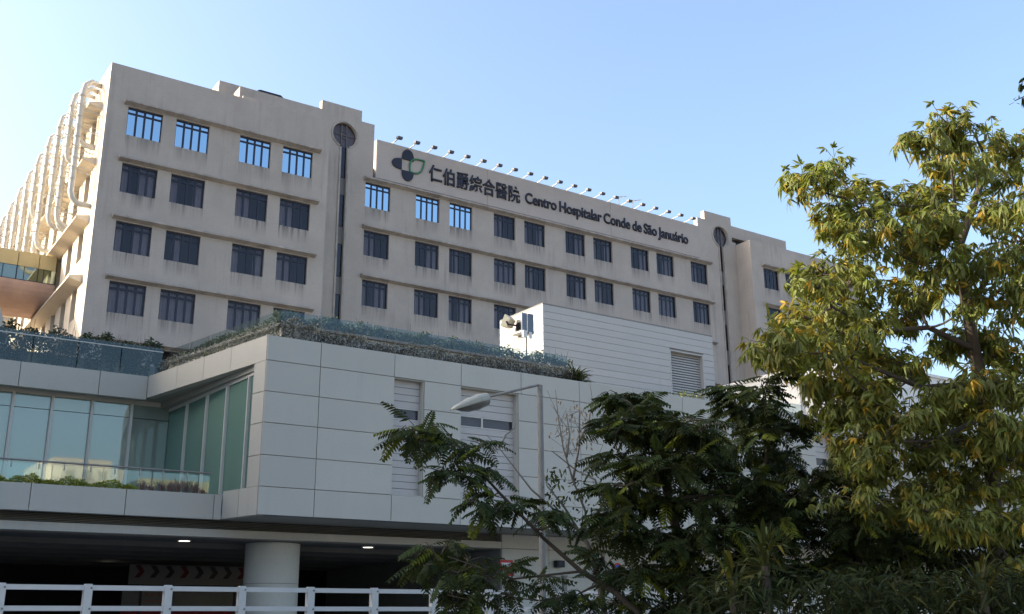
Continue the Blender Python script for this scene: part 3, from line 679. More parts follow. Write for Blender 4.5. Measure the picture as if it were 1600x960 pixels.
# cream side wall right of undercroft, with panel joints
CREAM = surface('cream_wall', (.50, .485, .42), .8, .05, .5, .15)
for a, b in ((14.3, 16.6), (16.6, 19.2), (19.2, 22), (22, 25), (25, 28), (28, 31), (31, 35), (35, 40), (40, 45), (45, 50), (50, 56), (56, 62)):
    for z0, z1 in ((1.0, 2.15), (2.15, 3.45), (3.45, 4.50), (4.50, 5.06)):
        mb = MB(); mb.box((a+G, -24.4, z0+G), (b-G, -24.25, z1-G)); obj('wall_panel', mb, CREAM, podium)
mb = MB(); mb.box((14.29, -24.3, 1), (62, -24.05, 5.07)); mb.box((14.29, -24.05, 1), (14.5, -8, 4.5)); obj('end_wall', mb, JOINT, podium)
# round column
cpt = atY(425, 880, -22.9); 
mb = MB(); seg = 40
for z0, z1 in ((1.0, 2.0), (2.0, 3.05), (3.05, 4.46)):
    mb = MB(); mb.tube([(cpt[0], -22.9, z0+.01), (cpt[0], -22.9, z1-.01)], .97, seg, smooth=True); obj('column_drum', mb, CREAM, podium)
mb = MB(); mb.tube([(cpt[0], -22.9, 1), (cpt[0], -22.9, 4.46)], .95, seg); obj('column_core', mb, JOINT, podium)
DL = emis('downlight_glow', (1, .93, .8), 1.1)
for k, (px, py) in enumerate(((288, 845), (226, 857.5), (173, 872), (575, 855), (488, 866), (222, 888), (470, 911))):
    p = atZ(px, py, 4.44)
    if p[1] > -5: continue
    z = 4.45 if (p[1]+22.2) % 2.6 > .31 else 4.27
    t = thing('downlight', (p[0], p[1], z), 'lit round downlight in the dark undercroft ceiling, %s' % ['nearest the beam, before the round column', 'second in the row before the column', 'third and dim before the column', 'nearest the beam past the column', 'second past the column', 'small one above the chevron board', 'tiny one close beside the column'][k], 'ceiling lamp', 'undercroft downlights')
    mb = MB(); c = [(p[0]+.23*math.cos(a), p[1]+.23*math.sin(a)) for a in np.linspace(0, 2*PI, 24, endpoint=False)]; mb.prism([(*q, z-.025) for q in c], (0, 0, .04)); obj('trim_ring', mb, MULL, t)
    mb = MB(); c = [(p[0]+.19*math.cos(a), p[1]+.19*math.sin(a)) for a in np.linspace(0, 2*PI, 24, endpoint=False)]; mb.face([(*q, z-.03) for q in c]); obj('lens', mb, DL, t)
# chevron board and poster board in undercroft
YB = -14.0
a = atY(203, 885, YB); b = atY(384, 905, YB); zt = (atY(290, 886, YB)[2]+.05); zb = atY(290, 905, YB)[2]
t = thing('chevron_board', (a[0], YB, 1), 'long white board dimmed grey by painted shade with a row of dark red chevrons in the undercroft', 'sign')
mb = MB(); mb.box((a[0], YB, zb-.25), (b[0]+.2, YB+.08, zt)); obj('board_face', mb, surface('chevron_board_dimmed', (.19, .185, .18), .6, .08, 1), t)  # white board greyed: undercroft shade put into the colour
mb = MB(); mb.box((a[0]+.5, YB+.02, 1), (a[0]+.6, YB+.07, zb-.25)); mb.box((b[0]-.5, YB+.02, 1), (b[0]-.4, YB+.07, zb-.25)); obj('post', mb, BLACK, t)
n = 8; wv = (b[0]-a[0])/n; 
for k in range(n):
    x = a[0]+wv*(k+.35); h = (zt-zb)/2-.03; zm = (zt+zb)/2; c = wv*.30; wd = wv*.34
    mb = MB(); mb.prism([(x, YB-.02, zm+h), (x+wd, YB-.02, zm+h), (x+wd+c, YB-.02, zm), (x+wd, YB-.02, zm-h), (x, YB-.02, zm-h), (x+c, YB-.02, zm)], (0, .018, 0)); obj('chevron', mb, surface('chevron_red', (.10, .012, .014), .6, .08, 3, fine=0) if k in (0, 3, 7) else BLACK, t)
YB = -13.0
a = atY(192, 918, YB); b = atY(376, 945, YB); zt = atY(280, 917, YB)[2]; zm = atY(280, 948, YB)[2]
t = thing('notice_board', (a[0], YB, 1), 'wide pale notice board with a dark red lower band behind the railing', 'sign')
mb = MB(); mb.box((a[0], YB, zm), (b[0], YB+.06, zt)); obj('board_face', mb, surface('notice_board_dimmed', (.20, .21, .20), .6, .08, 1), t)  # pale board darkened, its dim lighting painted into the grey
mb = MB(); mb.box((a[0], YB-.01, 1.0), (b[0], YB+.06, zm-.002)); obj('red_band', mb, DRED, t)
mb = MB(); 
for k in range(4): mb.box((a[0]+.95+.25*k, YB-.012, zt-.42), (a[0]+1.1+.25*k, YB-.002, zt-.28))
mb.box((a[0]+.9, YB-.012, zt-.62), (a[0]+1.95, YB-.002, zt-.56)); obj('print', mb, surface('faint_red', (.30, .14, .13), .6, .1, 3, fine=0), t, kind='stuff')
# no-entry sign + small sign + speaker + cabinet slots
p = atY(791, 884, -25.2); q0, q1 = atY(781, 875, -25.2), atY(801, 890, -25.2)
t = thing('no_entry_sign', (p[0], -25.2, 1), 'red sign with a white bar on a post at the undercroft mouth', 'sign')
mb = MB(); mb.box((q0[0], -25.22, q1[2]-.02), (q1[0], -25.19, q0[2])); obj('sign_plate', mb, RED, t)
mb = MB(); zc = (q0[2]+q1[2])/2; mb.box((q0[0]+.06, -25.232, zc-.07), (q1[0]-.06, -25.222, zc+.07)); obj('white_bar', mb, SIGNW, t)
r0, r1 = atY(791, 890.5, -25.2), atY(803, 900, -25.2)
mb = MB(); mb.box((r0[0], -25.222, r1[2]), (r1[0], -25.19, q1[2]-.06)); obj('lower_plate', mb, RED, t)
mb = MB(); mb.tube([(p[0], -25.14, 1.0), (p[0], -25.14, q0[2]-.05)], .035, 8); obj('post', mb, STEEL, t)
p = atY(965, 890, -25.6); t = thing('road_sign', (p[0], -25.6, 1), 'small round red and blue road sign half hidden by leaves', 'sign')
mb = MB(); mb.prism([(p[0]+.26*math.cos(a), -25.62, p[2]+.26*math.sin(a)) for a in np.linspace(0, 2*PI, 24, endpoint=False)], (0, .03, 0)); obj('sign_rim', mb, RED, t)
mb = MB(); mb.prism([(p[0]+.19*math.cos(a), -25.632, p[2]+.19*math.sin(a)) for a in np.linspace(0, 2*PI, 24, endpoint=False)], (0, .01, 0)); obj('sign_face', mb, BLUE, t)
mb = MB(); mb.tube([(p[0], -25.56, 1), (p[0], -25.56, p[2]+.2)], .035, 8); obj('post', mb, STEEL, t)
a, b = atY(868, 876, -24.6), atY(880, 887, -24.6)
t = thing('wall_speaker', (a[0], -24.4, b[2]), 'small black box speaker fixed on the cream wall', 'speaker')
mb = MB(); mb.box((a[0], -24.72, b[2]), (b[0], -24.47, a[2])); obj('speaker_case', mb, BLACK, t); mb = MB(); mb.box((a[0]+.06, -24.735, b[2]+.05), (b[0]-.06, -24.722, a[2]-.05)); obj('grille', mb, NAVY, t)
mb = MB(); mb.box(((a[0]+b[0])/2-.05, -24.47, b[2]+.08), ((a[0]+b[0])/2+.05, -24.41, a[2]-.08)); obj('bracket', mb, STEEL, t)
a, b = atY(880, 901, -24.9), atY(886, 960, -24.9)
t = thing('gate_post', (a[0], -24.9, 1), 'narrow grey metal post standing before the cream wall', 'post')
mb = MB(); mb.box((a[0], -24.95, 1), (b[0], -24.8, a[2])); obj('shaft', mb, STEEL, t); mb = MB(); mb.box((a[0]-.03, -24.98, a[2]), (b[0]+.03, -24.77, a[2]+.04)); obj('cap', mb, STEEL, t)

# ================================================================== ROOF GARDEN
# long balustrade (front) and return run, left-wing balustrade
c0 = atY(440, 483, -25.3); zt = 12.52; zg = atY(440, 505, -25.3)[2]; xe = atY(886, 555, -25.3)[0]
def glass_run(name, label, P, Q, z0, z1, mat, n, cat='balustrade', rail=None, shoe=None):
    P = Vector((P[0], P[1], 0)); Q = Vector((Q[0], Q[1], 0)); d = (Q-P)/n; nn = Vector((d.y, -d.x, 0)).normalized()
    t = thing(name, (P.x, P.y, z0), label, cat)
    for i in range(n):
        a = P+d*i+d*.012; b = P+d*(i+1)-d*.012; mb = MB(); e_ = random.uniform(-.004, .004); mb.face([(a.x+nn.x*e_, a.y+nn.y*e_, z0), (b.x, b.y, z0), (b.x-nn.x*e_, b.y-nn.y*e_, z1), (a.x, a.y, z1)]); obj('glass_panel', mb, mat, t)
    if shoe:
        mb = MB(); mb.prism([(P.x-nn.x*.06, P.y-nn.y*.06, z0-shoe), (Q.x-nn.x*.06, Q.y-nn.y*.06, z0-shoe), (Q.x+nn.x*.08, Q.y+nn.y*.08, z0-shoe), (P.x+nn.x*.08, P.y+nn.y*.08, z0-shoe)], (0, 0, shoe)); obj('base_rail', mb, STEEL, t)
    if rail:
        mb = MB(); mb.tube([(P.x, P.y, z1-rail), (Q.x, Q.y, z1-rail)], .025, 6); obj('handrail', mb, MULL, t)
    return t
YBL = -25.3
glass_run('roof_balustrade', 'long glass balustrade on the planted podium roof, crowded with grey foliage', (c0[0], YBL), (xe, YBL), zg, zt, BALG, 9, shoe=.10)
glass_run('roof_balustrade', 'short glass balustrade running back from the podium corner towards the glass recess', (c0[0], YBL+.02), (2.6, -17.4), zg, zt, BALG, 5, shoe=.10)
mb = MB(); mb.box((c0[0]+.05, YBL+.02, 10.9), (xe, YBL+.35, zg-.1)); mb.prism([(c0[0]+.05, YBL+.4, 10.9), (2.65, -17.3, 10.9), (2.95, -17.3, 10.9), (c0[0]+.35, YBL+.4, 10.9)], (0, 0, zg-.1-10.9))
t = thing('planter_wall', (c0[0], YBL, 10.9), 'low pale planter wall under the roof balustrade behind bare creepers', 'wall'); obj('kerb', mb, PANEL, t)
# left-wing balustrade
glass_run('roof_balustrade', 'bluish glass balustrade above the left glass recess with a row of shrubs behind', (-14, -18.3), (2.1, -18.3), 11.06, 12.3, BALG, 10, rail=.16)
mb = MB(); mb.box((-14, -17.3, 10.9), (2.1, -17.1, 11.75))
t = thing('planter_wall', (-4, -17.2, 10.9), 'pale low planter wall behind the bluish glass balustrade', 'wall'); obj('kerb', mb, PANEL, t)

def twiggy(name, label, cat, x0, x1, y0, y1, z0, z1, n, L, W, mat, tint, stems=60, group=None, fn=None, kindleaf='stuff'):
    t = thing(name, ((x0+x1)/2, (y0+y1)/2, z0), label, cat, group)
    mb = MB(); pts = []
    for k in range(stems):
        s_ = random.random(); x = x0+(x1-x0)*s_; y = y0+(y1-y0)*(s_ if fn else random.random())
        if fn: x, y = fn(s_); x += random.uniform(-.15, .15); y += random.uniform(-.15, .15)
        hgt = (z1-z0)*random.uniform(.5, 1.0); P = [Vector((x, y, z0))]; d = Vector((random.gauss(0, .35), random.gauss(0, .25), 1)).normalized()
        for j in range(4): d = (d+rv()*.28).normalized(); P.append(P[-1]+d*hgt/4)
        mb.tube(P, [.014, .011, .009, .006, .004], 4, cap=False); pts += [(P[j], j) for j in range(1, 5) for _ in range(2)]+[((P[3]+P[4])/2, 4)]
    obj('stem', mb, BARK, t, kind='stuff')
    def f(i):
        p, j = random.choice(pts); return p+rv()*.14, rv()+Vector((0, 0, .25)), rv(), L*random.uniform(.5, 1.2), W*random.uniform(.8, 1.2), .5
    V, F, T = leaf_blades(n, f, tint); foliage_obj('foliage', V, F, T, mat, t, kind='stuff'); return t
def mass(name, label, fn, z0, z1, n, L, W, mat, tint, group=None, hang=.4, bare=.0):
    P = [fn(s_) for s_ in (0, .5, 1)]
    t = thing(name, (P[1][0], P[1][1], z0), label, 'shrub', group); ph = random.uniform(0, 9)
    def f(i):
        s_ = random.random(); x, y = fn(s_); h = .9+.07*math.sin(x*3.1+ph)+.06*math.sin(x*7.7+y*3+ph*2)
        u = random.random()**(.75); z = z0+(z1-z0)*u*h
        if bare and math.sin(x*9+ph)+math.sin(x*4.3) > 1.2-bare and u < .45: z = z0+(z1-z0)*random.uniform(.55, 1)*h
        return (x+random.uniform(-.05, .05), y+random.uniform(-.3, .3), z), rv()+Vector((0, 0, hang)), rv(), L*random.uniform(.5, 1.2), W*random.uniform(.7, 1.2), .5
    V, F, T = leaf_blades(n, f, tint); foliage_obj('foliage', V, F, T, mat, t, kind='stuff')
    mb = MB()
    for k in range(12):
        x, y = fn(random.random()); p = Vector((x, y+random.uniform(-.2, .2), z0)); q = p+Vector((random.uniform(-.3, .3), random.uniform(-.2, .2), (z1-z0)*random.uniform(.8, 1.15))); mb.tube([p, p.lerp(q, .5)+rv()*.08, q], [.016, .011, .005], 4, cap=False)
    obj('stem', mb, BARK, t, kind='stuff'); return t
GREYT = lambda i: (lambda k: (k*1.0, k*.98, k*.95))(random.choice([.3, .45, .6, .9, 1.7]))
DARKT = lambda i: (lambda k: (k*.45, k*.62, k*.4))(random.uniform(.4, 1.2))
# front creeper shrubs, clump by clump
edges = np.linspace(c0[0]-.25, xe+.3, 9)
for k in range(8):
    mass('creeper_shrub', 'grey brown twiggy creeper behind the podium parapet, %s clump from the corner' % ['first', 'second', 'third', 'fourth', 'fifth', 'sixth', 'seventh', 'eighth'][k], lambda s_, k=k: (edges[k]+(edges[k+1]-edges[k])*s_, -25.85), 10.95, [12.1, 11.9, 11.75, 11.95, 11.8, 11.95, 11.85, 11.9][k], 1000, .17, .034, LEAFP, GREYT, 'creepers along the podium roof edge', .0, .8)
for k in range(8):
    mass('hedge_plant', 'dense bluish foliage pressed behind the roof balustrade glass, %s stretch from the corner' % ['first', 'second', 'third', 'fourth', 'fifth', 'sixth', 'seventh', 'eighth'][k], lambda s_, k=k: (edges[k]+.2+(edges[k+1]-edges[k])*s_, -24.75), 11.3, 12.68, 2000, .15, .07, LEAFP, lambda i: (lambda q: (q*.6, q*.8, q*.65))(random.uniform(.4, 1.3)), 'shrubs behind the roof balustrade glass')
mass('creeper_shrub', 'pale twiggy creeper along the oblique return of the podium parapet', lambda s_: (3.75-1.65*s_, -26.0+8.2*s_), 10.95, 11.95, 3000, .17, .034, LEAFP, lambda i: (lambda k: (k*1.5, k*1.45, k*1.35))(random.uniform(.4, 1.7)))
mass('hedge_plant', 'dark green foliage behind the short return balustrade', lambda s_: (4.7-1.7*s_, -25.0+7.6*s_), 11.4, 12.6, 4500, .16, .065, LEAFP, DARKT)
for k in range(6):
    a = -9.6+1.95*k; mass('roof_shrub', 'dark leafy shrub behind the bluish balustrade, %s from the glass corner' % ['sixth', 'fifth', 'fourth', 'third', 'second', 'first'][k], lambda s_, a=a: (a+1.97*s_, -17.75), 11.0, 12.72, 1700, .17, .075, LEAFP, lambda i: (lambda q: (q*.3, q*.42, q*.25))(random.uniform(.4, 1.2)), 'shrubs behind the bluish balustrade', .4, .9)
# palm-like plant
p = atY(897, 590, -25.8)
t = thing('fan_palm', (p[0], -25.8, 10.95), 'small dark spiky palm beside the end of the roof balustrade', 'plant')
def palm(i):
    a = random.uniform(0, 2*PI); e = random.uniform(.1, 1.4); d = Vector((math.cos(a)*math.sin(e), math.sin(a)*math.sin(e), math.cos(e))); return (p[0]+d.x*.15, -25.8+d.y*.15, 11.2+random.uniform(0, .35)), d, rv(), random.uniform(.55, .95), .05, .5
V, F, T = leaf_blades(260, palm, lambda i: tvar(.5, 1.3, .03)); foliage_obj('fronds', V, F, T, LEAFM, t)
mb = MB(); mb.tube([(p[0], -25.8, 10.95), (p[0], -25.8, 11.4)], .07, 8); obj('trunk', mb, BARK, t)

# ---- white roof hut
YHU = -22.0; z1 = 15.9; hx0, hx1 = atY(848, 471, YHU)[0], atY(1113, 531, YHU)[0]
hut = thing('roof_plant_room', (hx0, YHU, 10.9), 'white horizontally boarded plant room on the podium roof with a sunlit end', 'building')
yb = atZ(770, 501, z1)[1]
dl, dr = atY(1047, 546, YHU), atY(1098, 556, YHU); dzt = 14.8
nb = 14; hs = np.linspace(11.2, z1, nb+1); 
for k in range(nb):
    z0_, z1_ = hs[k]+.008, hs[k+1]-.008
    segs = [(hx0, hx1)] if z0_ > dzt-.01 else [(hx0, dl[0]-.04), (dr[0]+.04, hx1)]
    if z0_ < dzt < z1_: segs = [(hx0, dl[0]-.04), (dr[0]+.04, hx1)]
    for a, b in segs:
        mb = MB(); mb.box((a, YHU+random.uniform(-.003, .003), z0_), (b, YHU+.06, z1_)); obj('board', mb, BOARD, hut)
    dy0, dy1, dz = -20.95, -20.0, 14.75
    segs = [(YHU+.065, yb)] if z0_ > dz-.01 else [(YHU+.065, dy0), (dy1, yb)]
    for a, b in segs:
        mb = MB(); mb.box((hx0+random.uniform(-.003, .003), a, z0_), (hx0+.06, b, z1_)); obj('board', mb, BOARD, hut)
mb = MB(); mb.box((hx0+.062, YHU+.062, 10.9), (dl[0]-.04, yb, z1-.05)); mb.box((dr[0]+.04, YHU+.062, 10.9), (hx1-.02, yb, z1-.05)); mb.box((dl[0]-.04, YHU+.062, dzt), (dr[0]+.04, yb, z1-.05)); mb.box((dl[0]-.04, YHU+.5, 10.9), (dr[0]+.04, yb, dzt)); mb.box((hx0-.01, YHU-.01, z1+.002), (hx1, yb, z1+.06)); obj('core', mb, JOINT, hut)
mb = MB(); 
for k in range(26):
    z = 11.3+(dzt-11.35)*k/26; mb.prism([(dl[0]+.03, YHU+.20, z), (dl[0]+.03, YHU+.25, z+.10), (dl[0]+.03, YHU+.28, z+.10), (dl[0]+.03, YHU+.24, z)], (dr[0]-dl[0]-.06, 0, 0))
lv = obj('louvre', mb, BOARD, hut, kind='stuff')
mb = MB(); mb.box((dl[0]-.04, YHU-.005, 11), (dl[0]+.03, YHU+.49, dzt)); mb.box((dr[0]-.03, YHU-.005, 11), (dr[0]+.04, YHU+.49, dzt)); mb.box((dl[0]+.03, YHU-.004, dzt-.06), (dr[0]-.03, YHU+.49, dzt)); obj('louvre_frame', mb, BOARD, hut)
mb = MB(); mb.box((hx0+.03, dy0, 11), (hx0+.08, dy1, dz)); dd = obj('door', mb, SIGNW, hut); mb = MB(); mb.box((hx0-.03, dy0+.1, 12.6), (hx0+.03, dy0+.16, 12.8)); obj('handle', mb, STEEL, dd)
mb = MB(); mb.box((hx0-.35, dy0-.15, 14.8), (hx0-.002, dy1+.1, 14.88)); obj('door_hood', mb, BOARD, hut)
# floodlight on hut end wall
f0 = atX(790, 503, hx0-.6)
t = thing('wall_floodlight', (hx0, f0[1]-.2, f0[2]-.15), 'big pale floodlight tilted off the sunlit end of the roof plant room', 'floodlight')
mb = MB(); c = Vector((hx0-.55, f0[1]+.0, f0[2]+.02)); ax = Vector((-.35, .78, .45)).normalized(); sd = ax.cross(Vector((0, 0, 1))).normalized(); u2 = sd.cross(ax)
Pq = []
for (s1, s2, s3) in [(-1,-1,0),(1,-1,0),(1,1,0),(-1,1,0)]: Pq.append(c+sd*s1*.36+u2*s2*.30)
Pr = [c-ax*.30+sd*s1*.26+u2*s2*.20 for s1, s2 in ((-1,-1),(1,-1),(1,1),(-1,1))]
mb.poly([tuple(v) for v in Pq+Pr], [(0,1,2,3),(7,6,5,4),(0,4,5,1),(1,5,6,2),(2,6,7,3),(3,7,4,0)]); fl = obj('housing', mb, LAMPW, t)
mb = MB(); Pl = [c+ax*.01+sd*s1*.30+u2*s2*.24 for s1, s2 in ((-1,-1),(1,-1),(1,1),(-1,1))]; mb.face([tuple(v) for v in Pl]); obj('lens', mb, LAMPG, fl)
mb = MB(); mb.tube([tuple(c-ax*.2-sd*.3), tuple(c-ax*.35-sd*.28-u2*.1), (hx0-.2, c.y-.25, c.z-.2), (hx0, c.y-.25, c.z-.22)], .045, 6); mb.box((hx0-.06, c.y-.4, c.z-.4), (hx0-.005, c.y-.1, c.z-.05)); obj('bracket', mb, BLACK, t)
# panel on a pole (blue-grey board seen from behind)
pc = atY(823, 500, -23.9); pl, pr2 = atY(814.5, 500, -23.9), atY(832.5, 500, -23.9); pt_ = atY(823, 490.5, -23.9)[2]; pb = atY(823, 517.5, -23.9)[2]
t = thing('pole_panel', (pc[0], -23.9, 10.9), 'blue grey panel pair on a thin pole before the sunlit plant room end', 'panel')
mb = MB(); mb.tube([(pc[0], -23.85, 10.9), (pc[0], -23.85, pt_+.02)], .045, 8); obj('pole', mb, STEEL, t)
SOL = surface('panel_blue_grey', (.13, .16, .20), .35, .08, 2, fine=0)
for a, b, zb_ in ((pl[0], pc[0]-.02, pb), (pc[0]+.02, pr2[0], pb-.12)):
    mb = MB(); mb.box((a, -23.96, zb_), (b, -23.91, pt_)); obj('board', mb, SOL, t)
mb = MB(); mb.box((pc[0]-.25, -24.0, pb-.3), (pc[0]-.05, -23.88, pb-.01)); mb.box((pc[0]+.06, -24.0, pb-.35), (pc[0]+.2, -23.965, pb-.05)); obj('control_box', mb, SIGNW, t)
# roof balustrade right of hut and second sunlit roof building
xr0, xr1 = atY(1117, 610, -24.5)[0], atY(1190, 625, -24.5)[0]
glass_run('roof_balustrade', 'short glass balustrade on the podium roof between the plant room and the sunlit white block', (xr0, -24.5), (xr1+3, -24.5), 11.6, 12.25, BALG, 4, shoe=.1)
twiggy('hedge_plant', 'foliage behind the short balustrade near the sunlit white block', 'shrub', xr0, xr1+3, -24.3, -23.9, 11.2, 12.45, 300, .14, .05, LEAFP, GREYT, 20)
twiggy('roof_shrub', 'low green plant under the louvre door on the podium parapet', 'shrub', atY(1055, 618, -26)[0], atY(1090, 622, -26)[0], -26.2, -25.8, 10.95, 11.55, 260, .18, .05, LEAFH, lambda i: tvar(.5, 1.2), 10)
XB2 = atY(1312, 562, -21.0)[0]; zt2 = atY(1312, 562, -21.0)[2]; ybk = atZ(1128, 608, zt2)[1]
t = thing('white_roof_block', (XB2, -21, 10.9), 'white boxy roof block with a dazzling sunlit side behind the yellow tree', 'building')
mb = MB(); mb.box((XB2, -21, 10.0), (XB2+27, min(ybk, 6), zt2)); obj('block_wall', mb, HUTW, t)
mb = MB(); mb.box((XB2-.12, -21.12, zt2), (XB2+27.1, min(ybk, 6)+.1, zt2+.18)); obj('coping', mb, HUTW, t)
for k in range(3):
    mb = MB(); mb.box((XB2-.35, -20.3+2.2*k, 10.9), (XB2-.002, -19.6+2.2*k, zt2-.3)); obj('pier', mb, HUTW, t)

# ================================================================== SKYBRIDGE, RAKING WALL, NEIGHBOUR SHADE BLOCK
pj = atX(94, 403, XW); YBr = pj[1]; zt = pj[2]; zgt = atX(92, 424, XW)[2]; zgb = atX(90, 445, XW)[2]; zbt = atX(78, 488, XW)[2]
zA = atY(40, 393, YBr)[2]
br = thing('skybridge', (-8, YBr, 15), 'enclosed footbridge with yellow panels, green glass band and rounded pink belly', 'bridge')
xs = [XW-.15]; 
xj = [atY(63, 400, YBr)[0], atY(30, 395, YBr)[0]]; st = xj[0]-xj[1]; xs += xj+[xj[1]-st*k for k in range(1, 8)]
for a, b in zip(xs[:-1], xs[1:]):
    mb = MB(); mb.box((b+.02, YBr, zgt), (a-.02, YBr+.12, zt)); obj('top_panel', mb, YELLOW, br)
    f = MB(); f.box((b-.03, YBr+.01, zgb), (b+.03, YBr+.11, zgt-.002)); m_ = (a+b)/2-.15*st; f.box((m_-.02, YBr+.012, zgb), (m_+.02, YBr+.1, zgt-.002)); f.box((b+.03, YBr+.03, zgb), (a-.03, YBr+.09, zgb+.06)); wf = obj('window_frame', f, FRAME, br)
    mb = MB(); mb.face([(b, YBr+.06, zgb), (a, YBr+.06, zgb), (a, YBr+.06, zgt), (b, YBr+.06, zgt)]); obj('pane', mb, YGLASS, wf)
mb = MB(); pts = [(XW-.1, YBr, zgb)]+[(XW-.1, YBr+.0+2.2*(1-math.cos(t)), zgb-(zgb-zbt)*math.sin(t)**.9) for t in np.linspace(.12, PI/2, 8)]+[(XW-.1, YBr+3.6, zbt), (XW-.1, YBr+3.6, zgb)]
mb.prism(pts, (-24, 0, 0)); obj('belly', mb, PINK, br)
mb = MB(); mb.box((-22, YBr+.12, zt-.12), (XW-.1, YBr+3.6, zt)); mb.box((-22, YBr+3.48, zgb), (XW-.1, YBr+3.6, zt-.12)); obj('roof', mb, YELLOW, br)
a, b = atY(-30, 360, -4.0), atY(26, 512, -4.0)
t = thing('raking_wall', (a[0], -4, 10), 'white sloping stair wall beneath the footbridge at the picture edge', 'wall')
wv = .55
mb = MB(); mb.prism([(a[0], -4, a[2]), (b[0], -4, b[2]-1.5), (b[0]-wv, -4, b[2]-1.5), (a[0]-wv, -4, a[2])], (0, .8, 0)); obj('rake', mb, PANEL, t)
mb = MB(); mb.prism([(a[0]-wv, -3.7, a[2]), (b[0]-wv, -3.7, b[2]-1.5), (a[0]-wv-3, -3.7, b[2]-1.5)], (0, .4, 0)); obj('infill', mb, LEDGE, t)
t = thing('neighbour_shade_block', (-30, -7, 0), 'unseen beige block at the far end of the footbridge, shaped to cast shade', 'building')
mb = MB(); mb.box((-42, -28, 0), (-20.5, 95, 23.6)); mb.box((-42, -50, 0), (-20.6, -28.01, 14.2)); obj('block_wall', mb, CONC, t)  # out of view; height and low wing set to shade the podium and trees
for r in range(5):
    for k in range(26):
        mb = MB(); mb.box((-20.52, -26+4.6*k, 3.2+4*r), (-20.44, -23.4+4.6*k, 5.2+4*r)); obj('window', mb, DGLASS, t)
# city blocks across the street, behind the viewer (they mirror in the podium glass)
for k, (x, wdt, hgt) in enumerate(((10, 14, 24), (27, 10, 30), (40, 16, 26), (60, 12, 34), (76, 18, 28), (-10, 12, 22))):
    t = thing('apartment_block', (x, -175, 0), ['yellow low apartment block facing the podium', 'slim cream apartment tower facing the podium', 'wide yellow apartment block facing the podium', 'tallest cream apartment tower facing the podium', 'broadest yellow apartment block facing the podium', 'lowest cream apartment block facing the podium'][k], 'building', 'apartment blocks across the street')
    mb = MB(); mb.box((x, -190, 0), (x+wdt, -175, hgt)); obj('block_wall', mb, YELLOW if k % 2 == 0 else SIDEC, t)
    mb = MB()
    for r in range(int(hgt/3.3)-1):
        for q in range(int(wdt/2.6)): mb.box((x+.7+2.6*q, -175.01, 2+3.3*r), (x+2.2+2.6*q, -174.95, 3.6+3.3*r))
    obj('window_panes', mb, DGLASS, t, kind='stuff')

# ================================================================== RAILING
ra, rb = atY(2.5, 911, -44.0), atY(764, 920.5, -44.0)
x0r, x1r = ra[0], rb[0]; stp = (x1r-x0r)/7; zr = (ra[2]+rb[2])/2
rail = thing('railing', (x0r, -44, 1.0), 'white tubular metal railing with square posts along the raised pavement', 'railing')
xs = [x0r+stp*k for k in range(-3, 19)]
for x in xs:
    mb = MB(); mb.box((x-.055, -44.06, 1.0), (x+.055, -43.95, zr-.02)); mb.box((x-.048, -44.053, zr-.02), (x+.048, -43.957, zr-.005)); po = obj('post', mb, WHITEP, rail)
    for zz in (zr-.06, zr-.34):
        b = MB(); b.tube([(x+.035, -44.075, zz), (x+.035, -44.055, zz)], .014, 6); obj('bolt', b, STEEL, po)
for a, b in zip(xs[:-1], xs[1:]):
    for zz in (zr-.055, zr-.335, zr-.62):
        mb = MB(); mb.box((a+.056, -44.04, zz-.034), (b-.056, -43.97, zz+.034)); obj('rail', mb, WHITEP, rail)

# ================================================================== STREET LAMP
DLP = 18.0
top = atD(841.5, 591, DLP); bot = atD(851, 960, DLP); X_, Y_ = (top[0]+bot[0])/2, (top[1]+bot[1])/2
D2 = (Y_-CAM[1])
lamp = thing('street_lamp', (X_, Y_, 1.0), 'galvanised street lamp with one angled arm and pale cobra head', 'street lamp')
mb = MB(); zj = atY(842, 619, Y_)[2]
mb.tube([(X_, Y_, 1.0), (X_, Y_, zj)], [.058, .050], 14); obj('pole', mb, STEEL, lamp)
mb = MB(); mb.tube([(X_, Y_, zj-.02), (X_, Y_, zj+.01)], .056, 14); mb.tube([(X_, Y_, zj), (X_, Y_, top[2])], .046, 14); mb.tube([(X_, Y_, top[2]-.01), (X_, Y_, top[2]+.012)], [.05, .03], 14); obj('top_sleeve', mb, STEEL, lamp)
a0 = atY(837, 601, Y_); hd0 = atY(756, 622, Y_); hd1 = atY(706, 640, Y_)
mb = MB(); mb.tube([(X_-.03, Y_, a0[2]), tuple(hd0), tuple(np.array(hd0)+(np.array(hd0)-a0)*.08)], [.024, .022, .022], 8); obj('arm', mb, STEEL, lamp)
# head: lofted housing along its axis
P0 = Vector(hd0)+Vector((.07, 0, -.01)); P1 = Vector(hd1); ax = (P1-P0); Lh = ax.length; ax.normalize(); sd = Vector((0, 1, 0)); up = sd.cross(ax)*1; up = up if up.z > 0 else -up
secs = [(-.02, .08, .085, .05), (0, .10, .105, .08), (.25, .135, .125, .075), (.55, .135, .105, .06), (.8, .11, .07, .035), (.95, .08, .035, .01), (1.0, .05, .01, .01)]
mb = MB(); rings = []
for s_, wd, h, dn in secs:
    c = P0+ax*Lh*s_; rings.append([c+sd*wd*math.cos(t)+up*(h*max(0, math.sin(t))**.8 if math.sin(t) > 0 else -.012) for t in np.linspace(0, PI, 9)]+[c-sd*wd*.95-up*.02, c+sd*wd*.95-up*.02])
n = len(rings[0])
mb.poly([tuple(v) for r in rings for v in r], [(i*n+k, i*n+(k+1) % n, (i+1)*n+(k+1) % n, (i+1)*n+k) for i in range(len(rings)-1) for k in range(n)], 0, False)
